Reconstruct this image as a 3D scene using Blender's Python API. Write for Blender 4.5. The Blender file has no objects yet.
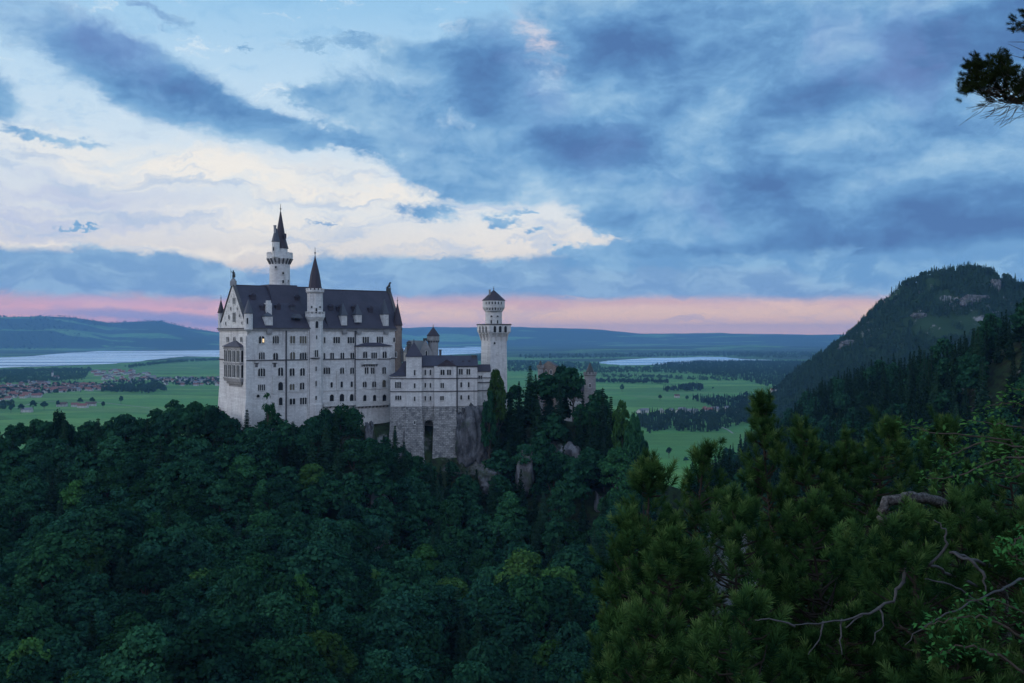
import bpy, math, random
import numpy as np
from mathutils import Vector
R = math.radians
F = 996.0; HZ = 335.0; CAMZ = 180.0
sc = bpy.context.scene
# ------------------------------------------------------------------ camera
cam_d = bpy.data.cameras.new("camera"); cam = bpy.data.objects.new("camera", cam_d)
sc.collection.objects.link(cam)
cam.location = (0, 0, CAMZ); cam.rotation_euler = (R(90), 0, 0)
cam_d.sensor_width = 36; cam_d.lens = 36 * F / 1024
cam_d.shift_y = (HZ - 341.5) / 1024
cam_d.clip_start = 0.3; cam_d.clip_end = 200000
sc.camera = cam
sc.view_settings.view_transform = 'Standard'; sc.view_settings.look = 'None'
sc.view_settings.exposure = 0.08; sc.view_settings.gamma = 1.0
sc.render.engine = 'CYCLES'
sc.cycles.use_denoising = True
sc.cycles.max_bounces = 5; sc.cycles.diffuse_bounces = 3; sc.cycles.glossy_bounces = 2
sc.cycles.transmission_bounces = 2; sc.cycles.volume_bounces = 1

def lin(r, g, b):
    f = lambda c: (c/255/12.92 if c/255 <= .04045 else ((c/255+.055)/1.055)**2.4)
    return (f(r), f(g), f(b), 1)

# ------------------------------------------------------------------ node helpers
class NT:
    def __init__(s, tree): s.t = tree; s.n = tree.nodes; s.l = tree.links
    def new(s, k, **kw):
        n = s.n.new(k)
        for a, b in kw.items(): setattr(n, a, b)
        return n
    def put(s, sock, v):
        if v is None: return
        if isinstance(v, bpy.types.NodeSocket): s.l.new(v, sock)
        else: sock.default_value = v
    def m(s, op, a, b=None, c=None, clamp=False):
        n = s.new('ShaderNodeMath', operation=op); n.use_clamp = clamp
        s.put(n.inputs[0], a); s.put(n.inputs[1], b); s.put(n.inputs[2], c)
        return n.outputs[0]
    def vm(s, op, a, b=None):
        n = s.new('ShaderNodeVectorMath', operation=op)
        s.put(n.inputs[0], a); s.put(n.inputs[1], b); return n.outputs[0]
    def xyz(s, x, y, z):
        n = s.new('ShaderNodeCombineXYZ'); s.put(n.inputs[0], x); s.put(n.inputs[1], y); s.put(n.inputs[2], z); return n.outputs[0]
    def sep(s, v):
        n = s.new('ShaderNodeSeparateXYZ'); s.put(n.inputs[0], v); return n.outputs
    def noise(s, vec, scale, detail=4, rough=.55, dist=0.0, color=False):
        n = s.new('ShaderNodeTexNoise'); s.put(n.inputs['Vector'], vec)
        n.inputs['Scale'].default_value = scale; n.inputs['Detail'].default_value = detail
        n.inputs['Roughness'].default_value = rough; n.inputs['Distortion'].default_value = dist
        return n.outputs['Color' if color else 'Fac']
    def step(s, v, a, b, o0=0.0, o1=1.0):
        n = s.new('ShaderNodeMapRange', interpolation_type='SMOOTHSTEP')
        s.put(n.inputs['Value'], v)
        n.inputs['From Min'].default_value = a; n.inputs['From Max'].default_value = b
        n.inputs['To Min'].default_value = o0; n.inputs['To Max'].default_value = o1
        return n.outputs['Result']
    def mix(s, f, a, b, mode='MIX'):
        n = s.new('ShaderNodeMix', data_type='RGBA', blend_type=mode)
        s.put(n.inputs[0], f); s.put(n.inputs[6], a); s.put(n.inputs[7], b); return n.outputs[2]
    def ramp(s, v, stops, interp='LINEAR'):
        n = s.new('ShaderNodeValToRGB'); s.put(n.inputs[0], v); cr = n.color_ramp; cr.interpolation = interp
        while len(cr.elements) < len(stops): cr.elements.new(0.5)
        for e, (p, c) in zip(cr.elements, stops): e.position = p; e.color = c
        return n.outputs[0]

# ------------------------------------------------------------------ sky
def ae(px, py):
    kx = (px-512)/F; kz = (HZ-py)/F
    return math.atan(kx), math.asin(kz/math.sqrt(1+kx*kx+kz*kz))
SUN_AZ = R(-95); SUN_EL = R(14)
world = bpy.data.worlds.new("World"); sc.world = world; world.use_nodes = True
W = NT(world.node_tree); W.n.clear()
tc = W.new('ShaderNodeTexCoord').outputs['Generated']
d = W.sep(tc)
az = W.m('ARCTAN2', d[0], d[1]); el = W.m('ARCSINE', d[2])
P = W.xyz(az, el, 0.0)
# perspective cloud-deck coordinates for the texture of the clouds
den = W.m('ADD', W.m('MAXIMUM', d[2], 0.0), 0.16)
deck = W.xyz(W.m('DIVIDE', d[0], den), W.m('DIVIDE', d[1], den), 0.0)
nA = W.noise(P, 9.0, 6, .6, .3, color=True)
nB = W.noise(W.vm('MULTIPLY', P, (1, 2.2, 1)), 26.0, 5, .6, .2, color=True)
warp = W.vm('ADD', W.vm('MULTIPLY', W.vm('SUBTRACT', nA, (.5, .5, .5)), (.13, .075, 0)),
            W.vm('MULTIPLY', W.vm('SUBTRACT', nB, (.5, .5, .5)), (.05, .026, 0)))
Q = W.vm('ADD', P, warp)
def blob(px, py, rx, ry, rot=0.0, lo=1.0, hi=.35, src=None):
    a, e = ae(px, py)
    v = W.vm('SUBTRACT', src or Q, (a, e, 0))
    m_ = W.new('ShaderNodeMapping', vector_type='TEXTURE')
    W.put(m_.inputs['Vector'], v); m_.inputs['Rotation'].default_value = (0, 0, R(-rot))
    m_.inputs['Scale'].default_value = (rx/F, ry/F, 1)
    L = W.new('ShaderNodeVectorMath', operation='LENGTH'); W.put(L.inputs[0], m_.outputs[0])
    return W.step(L.outputs['Value'], lo, hi)
def total(L):
    r = L[0]
    for x in L[1:]: r = W.m('ADD', r, x)
    return r
def E(py): return (HZ-py)/F*.97
# clear sky behind the clouds
el01 = W.m('DIVIDE', el, 0.40)
pos = lambda py: max(0, min(1, E(py)/0.40))
base = W.ramp(el01, [(0, lin(232,150,152)), (pos(305), lin(222,170,172)), (pos(262), lin(226,218,212)),
                     (pos(215), lin(226,230,232)), (pos(150), lin(210,226,238)), (pos(80), lin(186,216,238)), (pos(10), lin(152,198,232)),
                     (1, lin(120,168,212))])
streak = W.noise(W.vm('ADD', W.vm('MULTIPLY', Q, (1, 5.0, 1)), (3.1, 0, 0)), 7.0, 6, .62)
# pale lilac and cream veils low in the clear part
base = W.mix(W.m('MULTIPLY', blob(40, 205, 150, 45, 0, 1.3, .2), W.step(streak, .40, .60, .25, .9)), base, lin(192,202,226))
cream = total([blob(200, 170, 230, 24, 5, 1.3, .1), blob(290, 212, 170, 22, -4, 1.3, .1), blob(130, 245, 200, 7, 0, 1.2, .2), W.m('MULTIPLY', blob(520, 245, 190, 16, 0, 1.3, .2), .5)])
base = W.mix(W.m('MULTIPLY', W.m('MINIMUM', cream, 1.0), W.step(streak, .64, .42, .1, .8)), base, lin(250,241,228))
rosy = total([blob(540, 40, 26, 40, -20, 1.2, .2), blob(595, 18, 40, 22, 0, 1.2, .2), blob(800, 8, 70, 12, 0, 1.2, .3)])
base = W.mix(W.m('MULTIPLY', W.m('MINIMUM', rosy, 1.0), .85), base, lin(240,222,222))
vs = W.noise(W.vm('ADD', W.vm('MULTIPLY', Q, (1, 6.5, 1)), (9.1, 2, 0)), 9.0, 7, .64)
base = W.mix(W.m('MULTIPLY', W.m('MULTIPLY', W.step(el, E(262), E(250)), W.step(el, E(120), E(160))), W.step(vs, .48, .66, 0, .6)), base, lin(168,192,222))
# blue cloud masses
fb = W.noise(W.vm('ADD', Q, (7.3, 1.1, 0)), 12.0, 8, .66)
fb2 = W.noise(W.vm('MULTIPLY', W.vm('ADD', P, W.vm('MULTIPLY', warp, (.5, .5, 0))), (1, 1.9, 1)), 46.0, 6, .68)
half = W.vm('ADD', P, W.vm('MULTIPLY', warp, (.35, .35, 0)))
def hb(*a): return blob(*a, src=half)
nC = W.noise(W.vm('MULTIPLY', P, (1, 1.6, 1)), 70.0, 5, .65, .2, color=True)
fine = W.vm('ADD', W.vm('ADD', P, W.vm('MULTIPLY', W.vm('SUBTRACT', nB, (.5, .5, .5)), (.05, .022, 0))), W.vm('MULTIPLY', W.vm('SUBTRACT', nC, (.5, .5, .5)), (.045, .022, 0)))
def sb(*a): return W.m('MULTIPLY', blob(*a, src=fine), .8)
mass = [hb(105, 58, 125, 46, 17, 1.25, .0), hb(195, 100, 120, 40, 20, 1.25, .0), hb(270, 128, 60, 18, 16, 1.3, .0), hb(-5, 98, 45, 34, 10, 1.2, .1), sb(60, 140, 70, 8, 6, 1.3, .1),
        hb(375, 105, 85, 40, 8, 1.4, .0), sb(330, 100, 60, 16, 10, 1.4, .0), sb(340, 140, 70, 14, 10, 1.4, .0), hb(480, 72, 75, 62, 5, 1.15, .2), hb(640, 40, 130, 66, 0, 1.2, .3), hb(440, 160, 90, 40, 10, 1.3, .1), hb(545, 172, 110, 38, 12, 1.25, .2), sb(620, 226, 60, 14, 10, 1.3, .1), sb(470, 190, 70, 18, 12, 1.4, .0), sb(600, 250, 70, 10, 0, 1.5, .0), sb(690, 244, 50, 14, 0, 1.4, .0), sb(640, 262, 120, 9, 0, 1.4, .0), sb(505, 222, 30, 6, 8, 1.4, .0),
        hb(590, 135, 130, 52, 8, 1.15, .2), hb(760, 120, 210, 165, 0, 1.15, .3), hb(860, 215, 200, 66, 0, 1.15, .3), hb(690, 205, 120, 42, 8, 1.2, .3),
        hb(960, 90, 190, 150, 0, 1.15, .3), hb(1010, 220, 210, 85, 0, 1.15, .3), hb(780, 0, 280, 30, 0, 1.3, .2), hb(410, 52, 60, 20, 8, 1.3, .0),
        sb(424, 214, 52, 15, 4, 1.2, .1), sb(326, 224, 26, 5, 0, 1.2, .1), sb(540, 232, 16, 5, 0, 1.3, .1), sb(566, 251, 16, 5, 0, 1.3, .1), sb(522, 214, 20, 4, 0, 1.3, .1),
        sb(305, 44, 34, 7, -6, 1.3, .0), sb(350, 38, 26, 10, 0, 1.3, .0), sb(240, 46, 12, 5, 0, 1.3, .1), sb(165, 14, 50, 10, 20, 1.3, .0), sb(80, 228, 22, 2.5, 0, 1.2, .3)]
mass += [hb(1300, 150, 260, 170, 0), hb(-250, 60, 110, 40, 0)]
up = W.step(el, E(-40), E(-260), 0, .75)
side = W.step(W.m('ABSOLUTE', W.m('SUBTRACT', az, -.1)), .8, 1.6, 0, .45)
cover = W.m('MINIMUM', W.m('ADD', total(mass), W.m('ADD', up, side)), 1.25)
tear = W.m('ADD', W.m('MULTIPLY', W.m('SUBTRACT', fb, .5), 2.3), W.m('MULTIPLY', W.m('SUBTRACT', fb2, .5), 1.5))
dens = W.m('ADD', W.m('MULTIPLY', cover, 1.15), W.m('MULTIPLY', tear, .62))
cl = W.step(dens, .24, .92)
# faint high wisps in the clear upper left
wis = W.noise(W.vm('MULTIPLY', Q, (1, 2.6, 1)), 15.0, 8, .7)
base = W.mix(W.m('MULTIPLY', W.m('MULTIPLY', W.step(el, E(170), E(110)), W.step(wis, .50, .66)), .55), base, lin(140,188,226))
base = W.mix(W.m('MULTIPLY', W.m('MULTIPLY', W.step(el, E(190), E(120)), W.step(wis, .44, .30)), .7), base, lin(228,238,244))
core = total([W.m('MULTIPLY', hb(150, 72, 120, 30, 18, 1.3, .0), .75), hb(480, 75, 60, 46, 0, 1.3, .1), hb(640, 45, 110, 42, 0, 1.3, .1),
              hb(585, 142, 90, 26, 6, 1.3, .1), hb(880, 232, 190, 28, 0, 1.3, .1), hb(880, 75, 210, 30, -16, 1.4, .1),
              hb(1000, 205, 120, 34, 0, 1.3, .1), hb(1000, 30, 110, 34, -10, 1.3, .1), hb(760, 190, 90, 26, 0, 1.4, .0)])
lite = total([hb(760, 130, 110, 36, -10, 1.4, .0), hb(700, 235, 120, 14, 0, 1.4, .0), hb(990, 165, 90, 22, 0, 1.3, .1), hb(560, 195, 120, 16, 10, 1.3, .1), hb(860, 60, 60, 18, -10, 1.3, .1)])
bil = W.noise(W.vm('ADD', W.vm('MULTIPLY', half, (1, 1.7, 1)), (1.7, 4.2, 0)), 13.0, 8, .60, .15)
shade = W.m('ADD', W.m('MULTIPLY', W.m('MINIMUM', core, 1.1), .42), W.m('MULTIPLY', W.m('ADD', W.m('SUBTRACT', .54, bil), W.m('MULTIPLY', W.m('SUBTRACT', .5, fb2), .25)), 1.45))
shade = W.m('SUBTRACT', shade, W.m('MULTIPLY', W.m('MINIMUM', lite, 1.0), .16))
shade = W.m('ADD', shade, W.m('MULTIPLY', W.step(dens, .3, 1.4), .16))
ccol = W.ramp(W.m('ADD', shade, .24), [(0, lin(188,214,232)), (.25, lin(148,188,220)), (.5, lin(114,162,206)), (.75, lin(90,136,186)), (1, lin(78,116,168))])
ccol = W.mix(W.step(W.noise(Q, 6.0, 3), .5, .7, 0, .35), ccol, lin(128,150,204))
sky = W.mix(cl, base, ccol)
# long low cloud bank above the afterglow
top = W.m('MULTIPLY', W.m('SUBTRACT', W.noise(W.vm('MULTIPLY', fine, (1, 1.2, 0)), 11.0, 6, .62), .5), .052)
dip = W.m('MULTIPLY', W.m('MULTIPLY', W.step(az, R(-19), R(-15.5)), W.step(az, R(-10.5), R(-13.5))), -.012)
elb = W.m('SUBTRACT', el, W.m('ADD', top, dip))
bank = W.m('MULTIPLY', W.step(elb, E(250), E(260)), W.step(W.m('ADD', el, W.m('MULTIPLY', W.m('SUBTRACT', streak, .5), .026)), E(306), E(292)))
bcol = W.mix(W.step(W.noise(W.vm('MULTIPLY', Q, (1, 3, 1)), 16.0, 6), .4, .65), lin(110,158,204), lin(146,188,220))
sky = W.mix(W.m('MULTIPLY', bank, .93), sky, bcol)
# afterglow band
glR = W.ramp(W.m('DIVIDE', el, E(292)), [(0, (1.75,.84,.32,1)), (.25, (1.42,.77,.36,1)), (.5, (1.12,.70,.42,1)), (.75, (.88,.58,.48,1)), (1, lin(160,170,208))])
glL = W.ramp(W.m('DIVIDE', el, E(292)), [(0, (1.7,.70,.36,1)), (.3, (1.2,.52,.38,1)), (.6, (.95,.48,.46,1)), (.85, lin(196,166,200)), (1, lin(150,166,208))])
glow = W.mix(W.step(az, R(-20), R(-5)), glL, glR)
gs = W.noise(W.vm('ADD', W.vm('MULTIPLY', Q, (1, 11.0, 1)), (5.1, 0, 0)), 6.0, 6, .6)
glow = W.mix(W.m('MULTIPLY', W.step(gs, .52, .70, 0, .45), W.step(el, E(330), E(315))), glow, lin(176,164,196))
glow = W.mix(W.step(gs, .46, .30, 0, .5), glow, (1.1, .72, .50, 1))
gmask = W.step(W.m('ADD', el, W.m('MULTIPLY', W.m('SUBTRACT', gs, .5), .035)), E(293), E(310))
sky = W.mix(gmask, sky, glow)
sky = W.mix(W.m('MULTIPLY', hb(150, 316, 130, 7, 2, 1.2, .3), .75), sky, lin(142,152,194))
sky = W.mix(W.m('MULTIPLY', hb(640, 301, 90, 3, 0, 1.2, .3), .5), sky, lin(230,180,170))
# unseen sky brightened to light the castle walls: strongest west, weaker behind
west = W.m('MULTIPLY', W.step(az, R(-32), R(-65)), W.step(az, R(-178), R(-135)))
west = W.m('MULTIPLY', west, W.step(el, R(50), R(15)))
sky = W.mix(W.m('MULTIPLY', west, .8), sky, (1.3, 1.36, 1.45, 1))
back = W.m('MULTIPLY', W.step(W.m('ABSOLUTE', az), R(75), R(130)), W.step(el, R(75), R(25)))
sky = W.mix(W.m('MULTIPLY', back, .8), sky, (.84, .97, 1.28, 1))
nish = W.new('ShaderNodeTexSky', sky_type='NISHITA'); nish.sun_disc = False
nish.sun_elevation = R(1.0); nish.sun_rotation = R(-95); nish.altitude = 900
bgA = W.new('ShaderNodeBackground'); W.put(bgA.inputs[0], sky); bgA.inputs[1].default_value = .98
bgB = W.new('ShaderNodeBackground'); W.put(bgB.inputs[0], nish.outputs[0]); bgB.inputs[1].default_value = .006
ad = W.new('ShaderNodeAddShader'); W.l.new(bgA.outputs[0], ad.inputs[0]); W.l.new(bgB.outputs[0], ad.inputs[1])
W.l.new(ad.outputs[0], W.new('ShaderNodeOutputWorld').inputs[0])
world.cycles.sampling_method = 'MANUAL'; world.cycles.sample_map_resolution = 1024
sun_d = bpy.data.lights.new("sun", 'SUN'); sun_d.energy = .6; sun_d.angle = R(25); sun_d.color = (1, .93, .88)
sun = bpy.data.objects.new("sun", sun_d); sc.collection.objects.link(sun)
sdir = Vector((math.sin(SUN_AZ)*math.cos(SUN_EL), math.cos(SUN_AZ)*math.cos(SUN_EL), math.sin(SUN_EL)))
sun.rotation_euler = sdir.to_track_quat('Z', 'Y').to_euler()

# ------------------------------------------------------------------ object helpers
C = sc.collection
def tag(o, label=None, cat=None, group=None, kind=None):
    if label: o['label'] = label
    if cat: o['category'] = cat
    if group: o['group'] = group
    if kind: o['kind'] = kind
    return o
def wl(o):
    v = Vector((0, 0, 0))
    while o is not None: v += o.location; o = o.parent
    return v
def empty(name, loc, label, cat, group=None):
    o = bpy.data.objects.new(name, None); C.objects.link(o); o.location = loc
    o.empty_display_size = 1
    return tag(o, label, cat, group)
def np_mesh(name, V, Fq, mat, smooth=False):
    """V (n,3); Fq list/array of quads or tris (all same length)"""
    V = np.asarray(V, dtype=np.float32); Fq = np.asarray(Fq, dtype=np.int32)
    me = bpy.data.meshes.new(name); k = Fq.shape[1]
    me.vertices.add(len(V)); me.vertices.foreach_set('co', V.ravel())
    me.loops.add(Fq.size); me.loops.foreach_set('vertex_index', Fq.ravel())
    me.polygons.add(len(Fq)); me.polygons.foreach_set('loop_start', np.arange(0, Fq.size, k, dtype=np.int32))
    me.update(calc_edges=True)
    if smooth: me.polygons.foreach_set('use_smooth', np.ones(len(Fq), dtype=bool))
    me.materials.append(mat); return me
def link(name, me, parent=None, loc=(0, 0, 0), rz=0):
    o = bpy.data.objects.new(name, me); C.objects.link(o); o.parent = parent
    o.location = loc; o.rotation_euler = (0, 0, rz); return o
class MB:
    def __init__(s): s.v = []; s.f = []
    def add(s, vs, fs):
        b = len(s.v); s.v += [tuple(v) for v in vs]; s.f += [tuple(i+b for i in f) for f in fs]
    def prism(s, poly, z0, z1, top=None):
        n = len(poly); top = top or poly
        zz = (lambda q, i: q[i] if isinstance(q, (list, tuple)) else q)
        vs = [(p[0], p[1], zz(z0, i)) for i, p in enumerate(poly)] + [(p[0], p[1], zz(z1, i)) for i, p in enumerate(top)]
        fs = [(i, (i+1) % n, n+(i+1) % n, n+i) for i in range(n)] + [tuple(range(n-1, -1, -1)), tuple(range(n, 2*n))]
        s.add(vs, fs)
    def hull8(s, b, t):   # bottom 4 points, top 4 points (3d)
        s.add(list(b)+list(t), [(3, 2, 1, 0), (4, 5, 6, 7), (0, 1, 5, 4), (1, 2, 6, 5), (2, 3, 7, 6), (3, 0, 4, 7)])
    def lathe(s, cx, cy, prof, n=16, a0=0.0):
        vs = []; fs = []
        for r, z in prof:
            for i in range(n):
                a = a0+2*math.pi*i/n; vs.append((cx+r*math.cos(a), cy+r*math.sin(a), z))
        for j in range(len(prof)-1):
            for i in range(n): fs.append((j*n+i, j*n+(i+1) % n, (j+1)*n+(i+1) % n, (j+1)*n+i))
        fs.append(tuple(range(n-1, -1, -1))); m = (len(prof)-1)*n; fs.append(tuple(range(m, m+n)))
        s.add(vs, fs)
    def tube(s, pts, rad, n=6):
        pts = [Vector(p) for p in pts]; vs = []; fs = []
        for i, p in enumerate(pts):
            t = (pts[min(i+1, len(pts)-1)]-pts[max(i-1, 0)]).normalized()
            a = t.cross(Vector((0.31, .17, .93))).normalized(); b = t.cross(a)
            r = rad[i] if isinstance(rad, (list, tuple)) else rad
            for k in range(n):
                q = 2*math.pi*k/n; vs.append(tuple(p + a*math.cos(q)*r + b*math.sin(q)*r))
        for j in range(len(pts)-1):
            for k in range(n): fs.append((j*n+k, j*n+(k+1) % n, (j+1)*n+(k+1) % n, (j+1)*n+k))
        fs.append(tuple(range(n-1, -1, -1))); m = (len(pts)-1)*n; fs.append(tuple(range(m, m+n)))
        s.add(vs, fs)
    def build(s, name, mat, parent=None, smooth=False):
        V = np.array(s.v); lo = V.min(0); hi = V.max(0); c = Vector(((lo[0]+hi[0])/2, (lo[1]+hi[1])/2, lo[2]))
        me = bpy.data.meshes.new(name); me.from_pydata([tuple(Vector(v)-c) for v in s.v], [], s.f); me.update()
        if smooth: me.polygons.foreach_set('use_smooth', [True]*len(me.polygons))
        me.materials.append(mat)
        o = bpy.data.objects.new(name, me); C.objects.link(o); o.parent = parent
        o.location = c - (wl(parent) if parent else Vector((0, 0, 0)))
        return o

# ------------------------------------------------------------------ materials
def material(name, fn, rough=.8, spec=.3, bump=None):
    m = bpy.data.materials.new(name); m.use_nodes = True; t = NT(m.node_tree); t.n.clear()
    b = t.new('ShaderNodeBsdfPrincipled'); b.inputs['Roughness'].default_value = rough
    b.inputs['Specular IOR Level'].default_value = spec
    col = fn(t); t.put(b.inputs['Base Color'], col)
    if bump:
        h, st, dist = bump(t); bn = t.new('ShaderNodeBump'); bn.inputs['Strength'].default_value = st
        bn.inputs['Distance'].default_value = dist; t.put(bn.inputs['Height'], h); t.put(b.inputs['Normal'], bn.outputs[0])
    t.l.new(b.outputs[0], t.new('ShaderNodeOutputMaterial').inputs[0]); return m
def geo(t): return t.new('ShaderNodeNewGeometry').outputs['Position']
def wall_fn(a, b, dirt=.5):
    def fn(t):
        p = geo(t)
        n1 = t.noise(p, .12, 6, .65); n2 = t.noise(t.vm('MULTIPLY', p, (1, 1, .12)), .9, 4, .6); n3 = t.noise(p, 1.4, 3)
        c = t.mix(t.step(n1, .35, .68), a, b)
        c = t.mix(t.m('MULTIPLY', t.step(n2, .5, .75), dirt), c, tuple(x*.55 for x in b[:3])+(1,))
        c = t.mix(t.m('MULTIPLY', t.step(n3, .45, .7), .25), c, tuple(x*.75 for x in b[:3])+(1,))
        s_ = t.sep(p); bk = t.new('ShaderNodeTexBrick'); t.put(bk.inputs['Vector'], t.xyz(t.m('ADD', s_[0], t.m('MULTIPLY', s_[1], .6)), s_[2], 0.0)); bk.inputs['Scale'].default_value = 1
        bk.inputs['Brick Width'].default_value = 1.4; bk.inputs['Row Height'].default_value = .62; bk.inputs['Mortar Size'].default_value = .035
        bk.inputs['Color1'].default_value = (1, 1, 1, 1); bk.inputs['Color2'].default_value = (.80, .79, .79, 1); bk.inputs['Mortar'].default_value = (.62, .61, .61, 1)
        return t.mix(.8, c, bk.outputs['Color'], 'MULTIPLY')
    return fn
M = {}
M['wall'] = material('pale_limestone', wall_fn((.76, .74, .72, 1), (.64, .61, .60, 1), .6), .85, .2)
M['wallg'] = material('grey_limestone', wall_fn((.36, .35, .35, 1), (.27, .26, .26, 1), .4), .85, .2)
M['trim'] = material('pale_trim_stone', wall_fn((.68, .66, .64, 1), (.58, .56, .54, 1), .2), .8, .2)
M['trimd'] = material('dark_trim_and_shadow_line', wall_fn((.13, .125, .13, 1), (.09, .085, .09, 1), .3), .85, .2)  # dark trim; on string courses the tone includes their painted shadow line
M['brick'] = material('brown_red_masonry', wall_fn((.30, .24, .20, 1), (.22, .17, .15, 1), .3), .85, .2)
def masonry(t):
    p = geo(t); s_ = t.sep(p)
    v = t.xyz(t.m('ADD', s_[0], t.m('MULTIPLY', s_[1], .6)), s_[2], 0.0)
    v = t.vm('ADD', v, t.vm('MULTIPLY', t.noise(p, .8, 3, .5, 0, True), (.5, .5, 0)))
    b = t.new('ShaderNodeTexBrick'); t.put(b.inputs['Vector'], v); b.inputs['Scale'].default_value = 1.0
    b.inputs['Brick Width'].default_value = 1.7; b.inputs['Row Height'].default_value = .75; b.inputs['Mortar Size'].default_value = .07
    b.inputs['Color1'].default_value = (.46, .445, .43, 1); b.inputs['Color2'].default_value = (.26, .25, .25, 1); b.inputs['Mortar'].default_value = (.12, .12, .12, 1)
    c = t.mix(t.step(t.noise(p, .5, 5, .7), .48, .62), b.outputs['Color'], (.14, .14, .145, 1))
    return t.mix(t.step(t.noise(t.vm('MULTIPLY', p, (1, 1, .25)), .25, 5, .7), .4, .75, 0, .5), c, (.2, .19, .19, 1))
M['mason'] = material('rough_masonry', masonry, .9, .2, lambda t: (t.noise(geo(t), 1.3, 4), .5, .25))
def slate(t):
    p = geo(t); n = t.noise(p, .25, 5, .6); n2 = t.noise(t.vm('MULTIPLY', p, (2.5, 2.5, .35)), 1.0, 3)
    c = t.mix(t.step(n, .3, .7), (.056, .050, .072, 1), (.040, .037, .056, 1))
    return t.mix(t.step(n2, .52, .72, 0, .5), c, (.082, .074, .098, 1))
M['slate'] = material('dark_slate', slate, .62, .35)
M['slateb'] = material('reddish_slate', lambda t: t.mix(t.noise(geo(t), .6, 4), (.055, .040, .052, 1), (.036, .030, .042, 1)), .65, .35)
M['lead'] = material('weathered_copper', lambda t: t.mix(t.noise(geo(t), .6, 4), (.085, .09, .11, 1), (.06, .065, .085, 1)), .6, .35)
M['pane'] = material('dark_window_glass', lambda t: (.006, .007, .010, 1), .35, .3)
M['panew'] = material('curtained_glass', lambda t: (.10, .085, .06, 1), .4, .4)
def lit():
    m = bpy.data.materials.new('lamp_lit_glass'); m.use_nodes = True; b = m.node_tree.nodes['Principled BSDF']
    b.inputs['Base Color'].default_value = (.5, .4, .25, 1); b.inputs['Emission Color'].default_value = (1, .72, .38, 1); b.inputs['Emission Strength'].default_value = .9; return m
M['lit'] = lit()
M['dark'] = material('shadowy_opening', lambda t: (.01, .01, .012, 1), .9, .1)
M['bronze'] = material('dark_bronze', lambda t: (.03, .035, .035, 1), .5, .5)
M['pipe'] = material('dark_lead_pipe', lambda t: (.05, .05, .06, 1), .6, .4)
M['bark'] = material('bark', lambda t: t.mix(t.noise(t.vm('MULTIPLY', geo(t), (1, 1, .2)), 3., 4), (.055, .042, .034, 1), (.11, .09, .075, 1)), .9, .1)
M['bare'] = material('weathered_bare_wood', lambda t: t.mix(t.noise(t.vm('MULTIPLY', geo(t), (1, 1, 1)), 18., 5, .7), (.03, .027, .028, 1), (.12, .12, .125, 1)), .85, .15,
                     lambda t: (t.noise(geo(t), 40, 4), .5, .01))
M['barkd'] = material('dark_pine_bark', lambda t: t.mix(t.noise(geo(t), 12., 4), (.020, .016, .014, 1), (.05, .042, .036, 1)), .9, .1)
M['barkg'] = material('rough_grey_bark', lambda t: t.mix(t.step(t.noise(geo(t), 22., 6, .75), .35, .65), (.025, .022, .022, 1), (.17, .155, .15, 1)), .9, .1, lambda t: (t.noise(geo(t), 30, 5, .7), 1.0, .03))
def leafmat(name, a, b, hue=0.0, scale=.6, trans=.25):
    m = bpy.data.materials.new(name); m.use_nodes = True; t = NT(m.node_tree); t.n.clear()
    oi = t.new('ShaderNodeObjectInfo')
    p = geo(t); n = t.noise(p, scale, 4, .6)
    gi = t.new('ShaderNodeNewGeometry').outputs['Random Per Island']
    c = t.mix(t.step(t.m('ADD', n, t.m('MULTIPLY', t.m('SUBTRACT', gi, .5), .35)), .3, .72), a, b)
    hs = t.new('ShaderNodeHueSaturation'); t.put(hs.inputs['Color'], c)
    t.put(hs.inputs['Hue'], t.m('ADD', .5, t.m('MULTIPLY', t.m('SUBTRACT', oi.outputs['Random'], .35), .035)))
    rv = t.m('FRACT', t.m('MULTIPLY', oi.outputs['Random'], 17.31))
    t.put(hs.inputs['Value'], t.m('ADD', .5, t.m('MULTIPLY', rv, 1.0)))  # random tone per tuft; pale new-growth tips, darker insides with shade painted in
    hs.inputs['Saturation'].default_value = 1.0
    b1 = t.new('ShaderNodeBsdfDiffuse'); t.put(b1.inputs[0], hs.outputs[0])
    b2 = t.new('ShaderNodeBsdfTranslucent'); t.put(b2.inputs[0], hs.outputs[0])
    mx = t.new('ShaderNodeMixShader'); mx.inputs[0].default_value = trans
    t.l.new(b1.outputs[0], mx.inputs[1]); t.l.new(b2.outputs[0], mx.inputs[2])
    t.l.new(mx.outputs[0], t.new('ShaderNodeOutputMaterial').inputs[0]); return m
M['leafd'] = leafmat('deep_green_leaves', (.012, .050, .031, 1), (.028, .094, .048, 1))
M['leafm'] = leafmat('mid_green_leaves', (.018, .068, .034, 1), (.038, .122, .050, 1))
M['leafy'] = leafmat('yellowish_green_leaves', (.040, .10, .028, 1), (.070, .155, .042, 1))
M['needle'] = leafmat('spruce_needles', (.012, .038, .022, 1), (.026, .064, .032, 1), trans=.1)
M['needlef'] = leafmat('far_conifers', (.014, .034, .022, 1), (.028, .058, .032, 1), scale=.04, trans=.05)
M['farwood'] = leafmat('far_mixed_wood', (.020, .050, .028, 1), (.040, .080, .036, 1), scale=.02, trans=.05)
M['pine'] = leafmat('pine_needles', (.020, .066, .022, 1), (.055, .130, .036, 1), scale=2.5, trans=.15)
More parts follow.
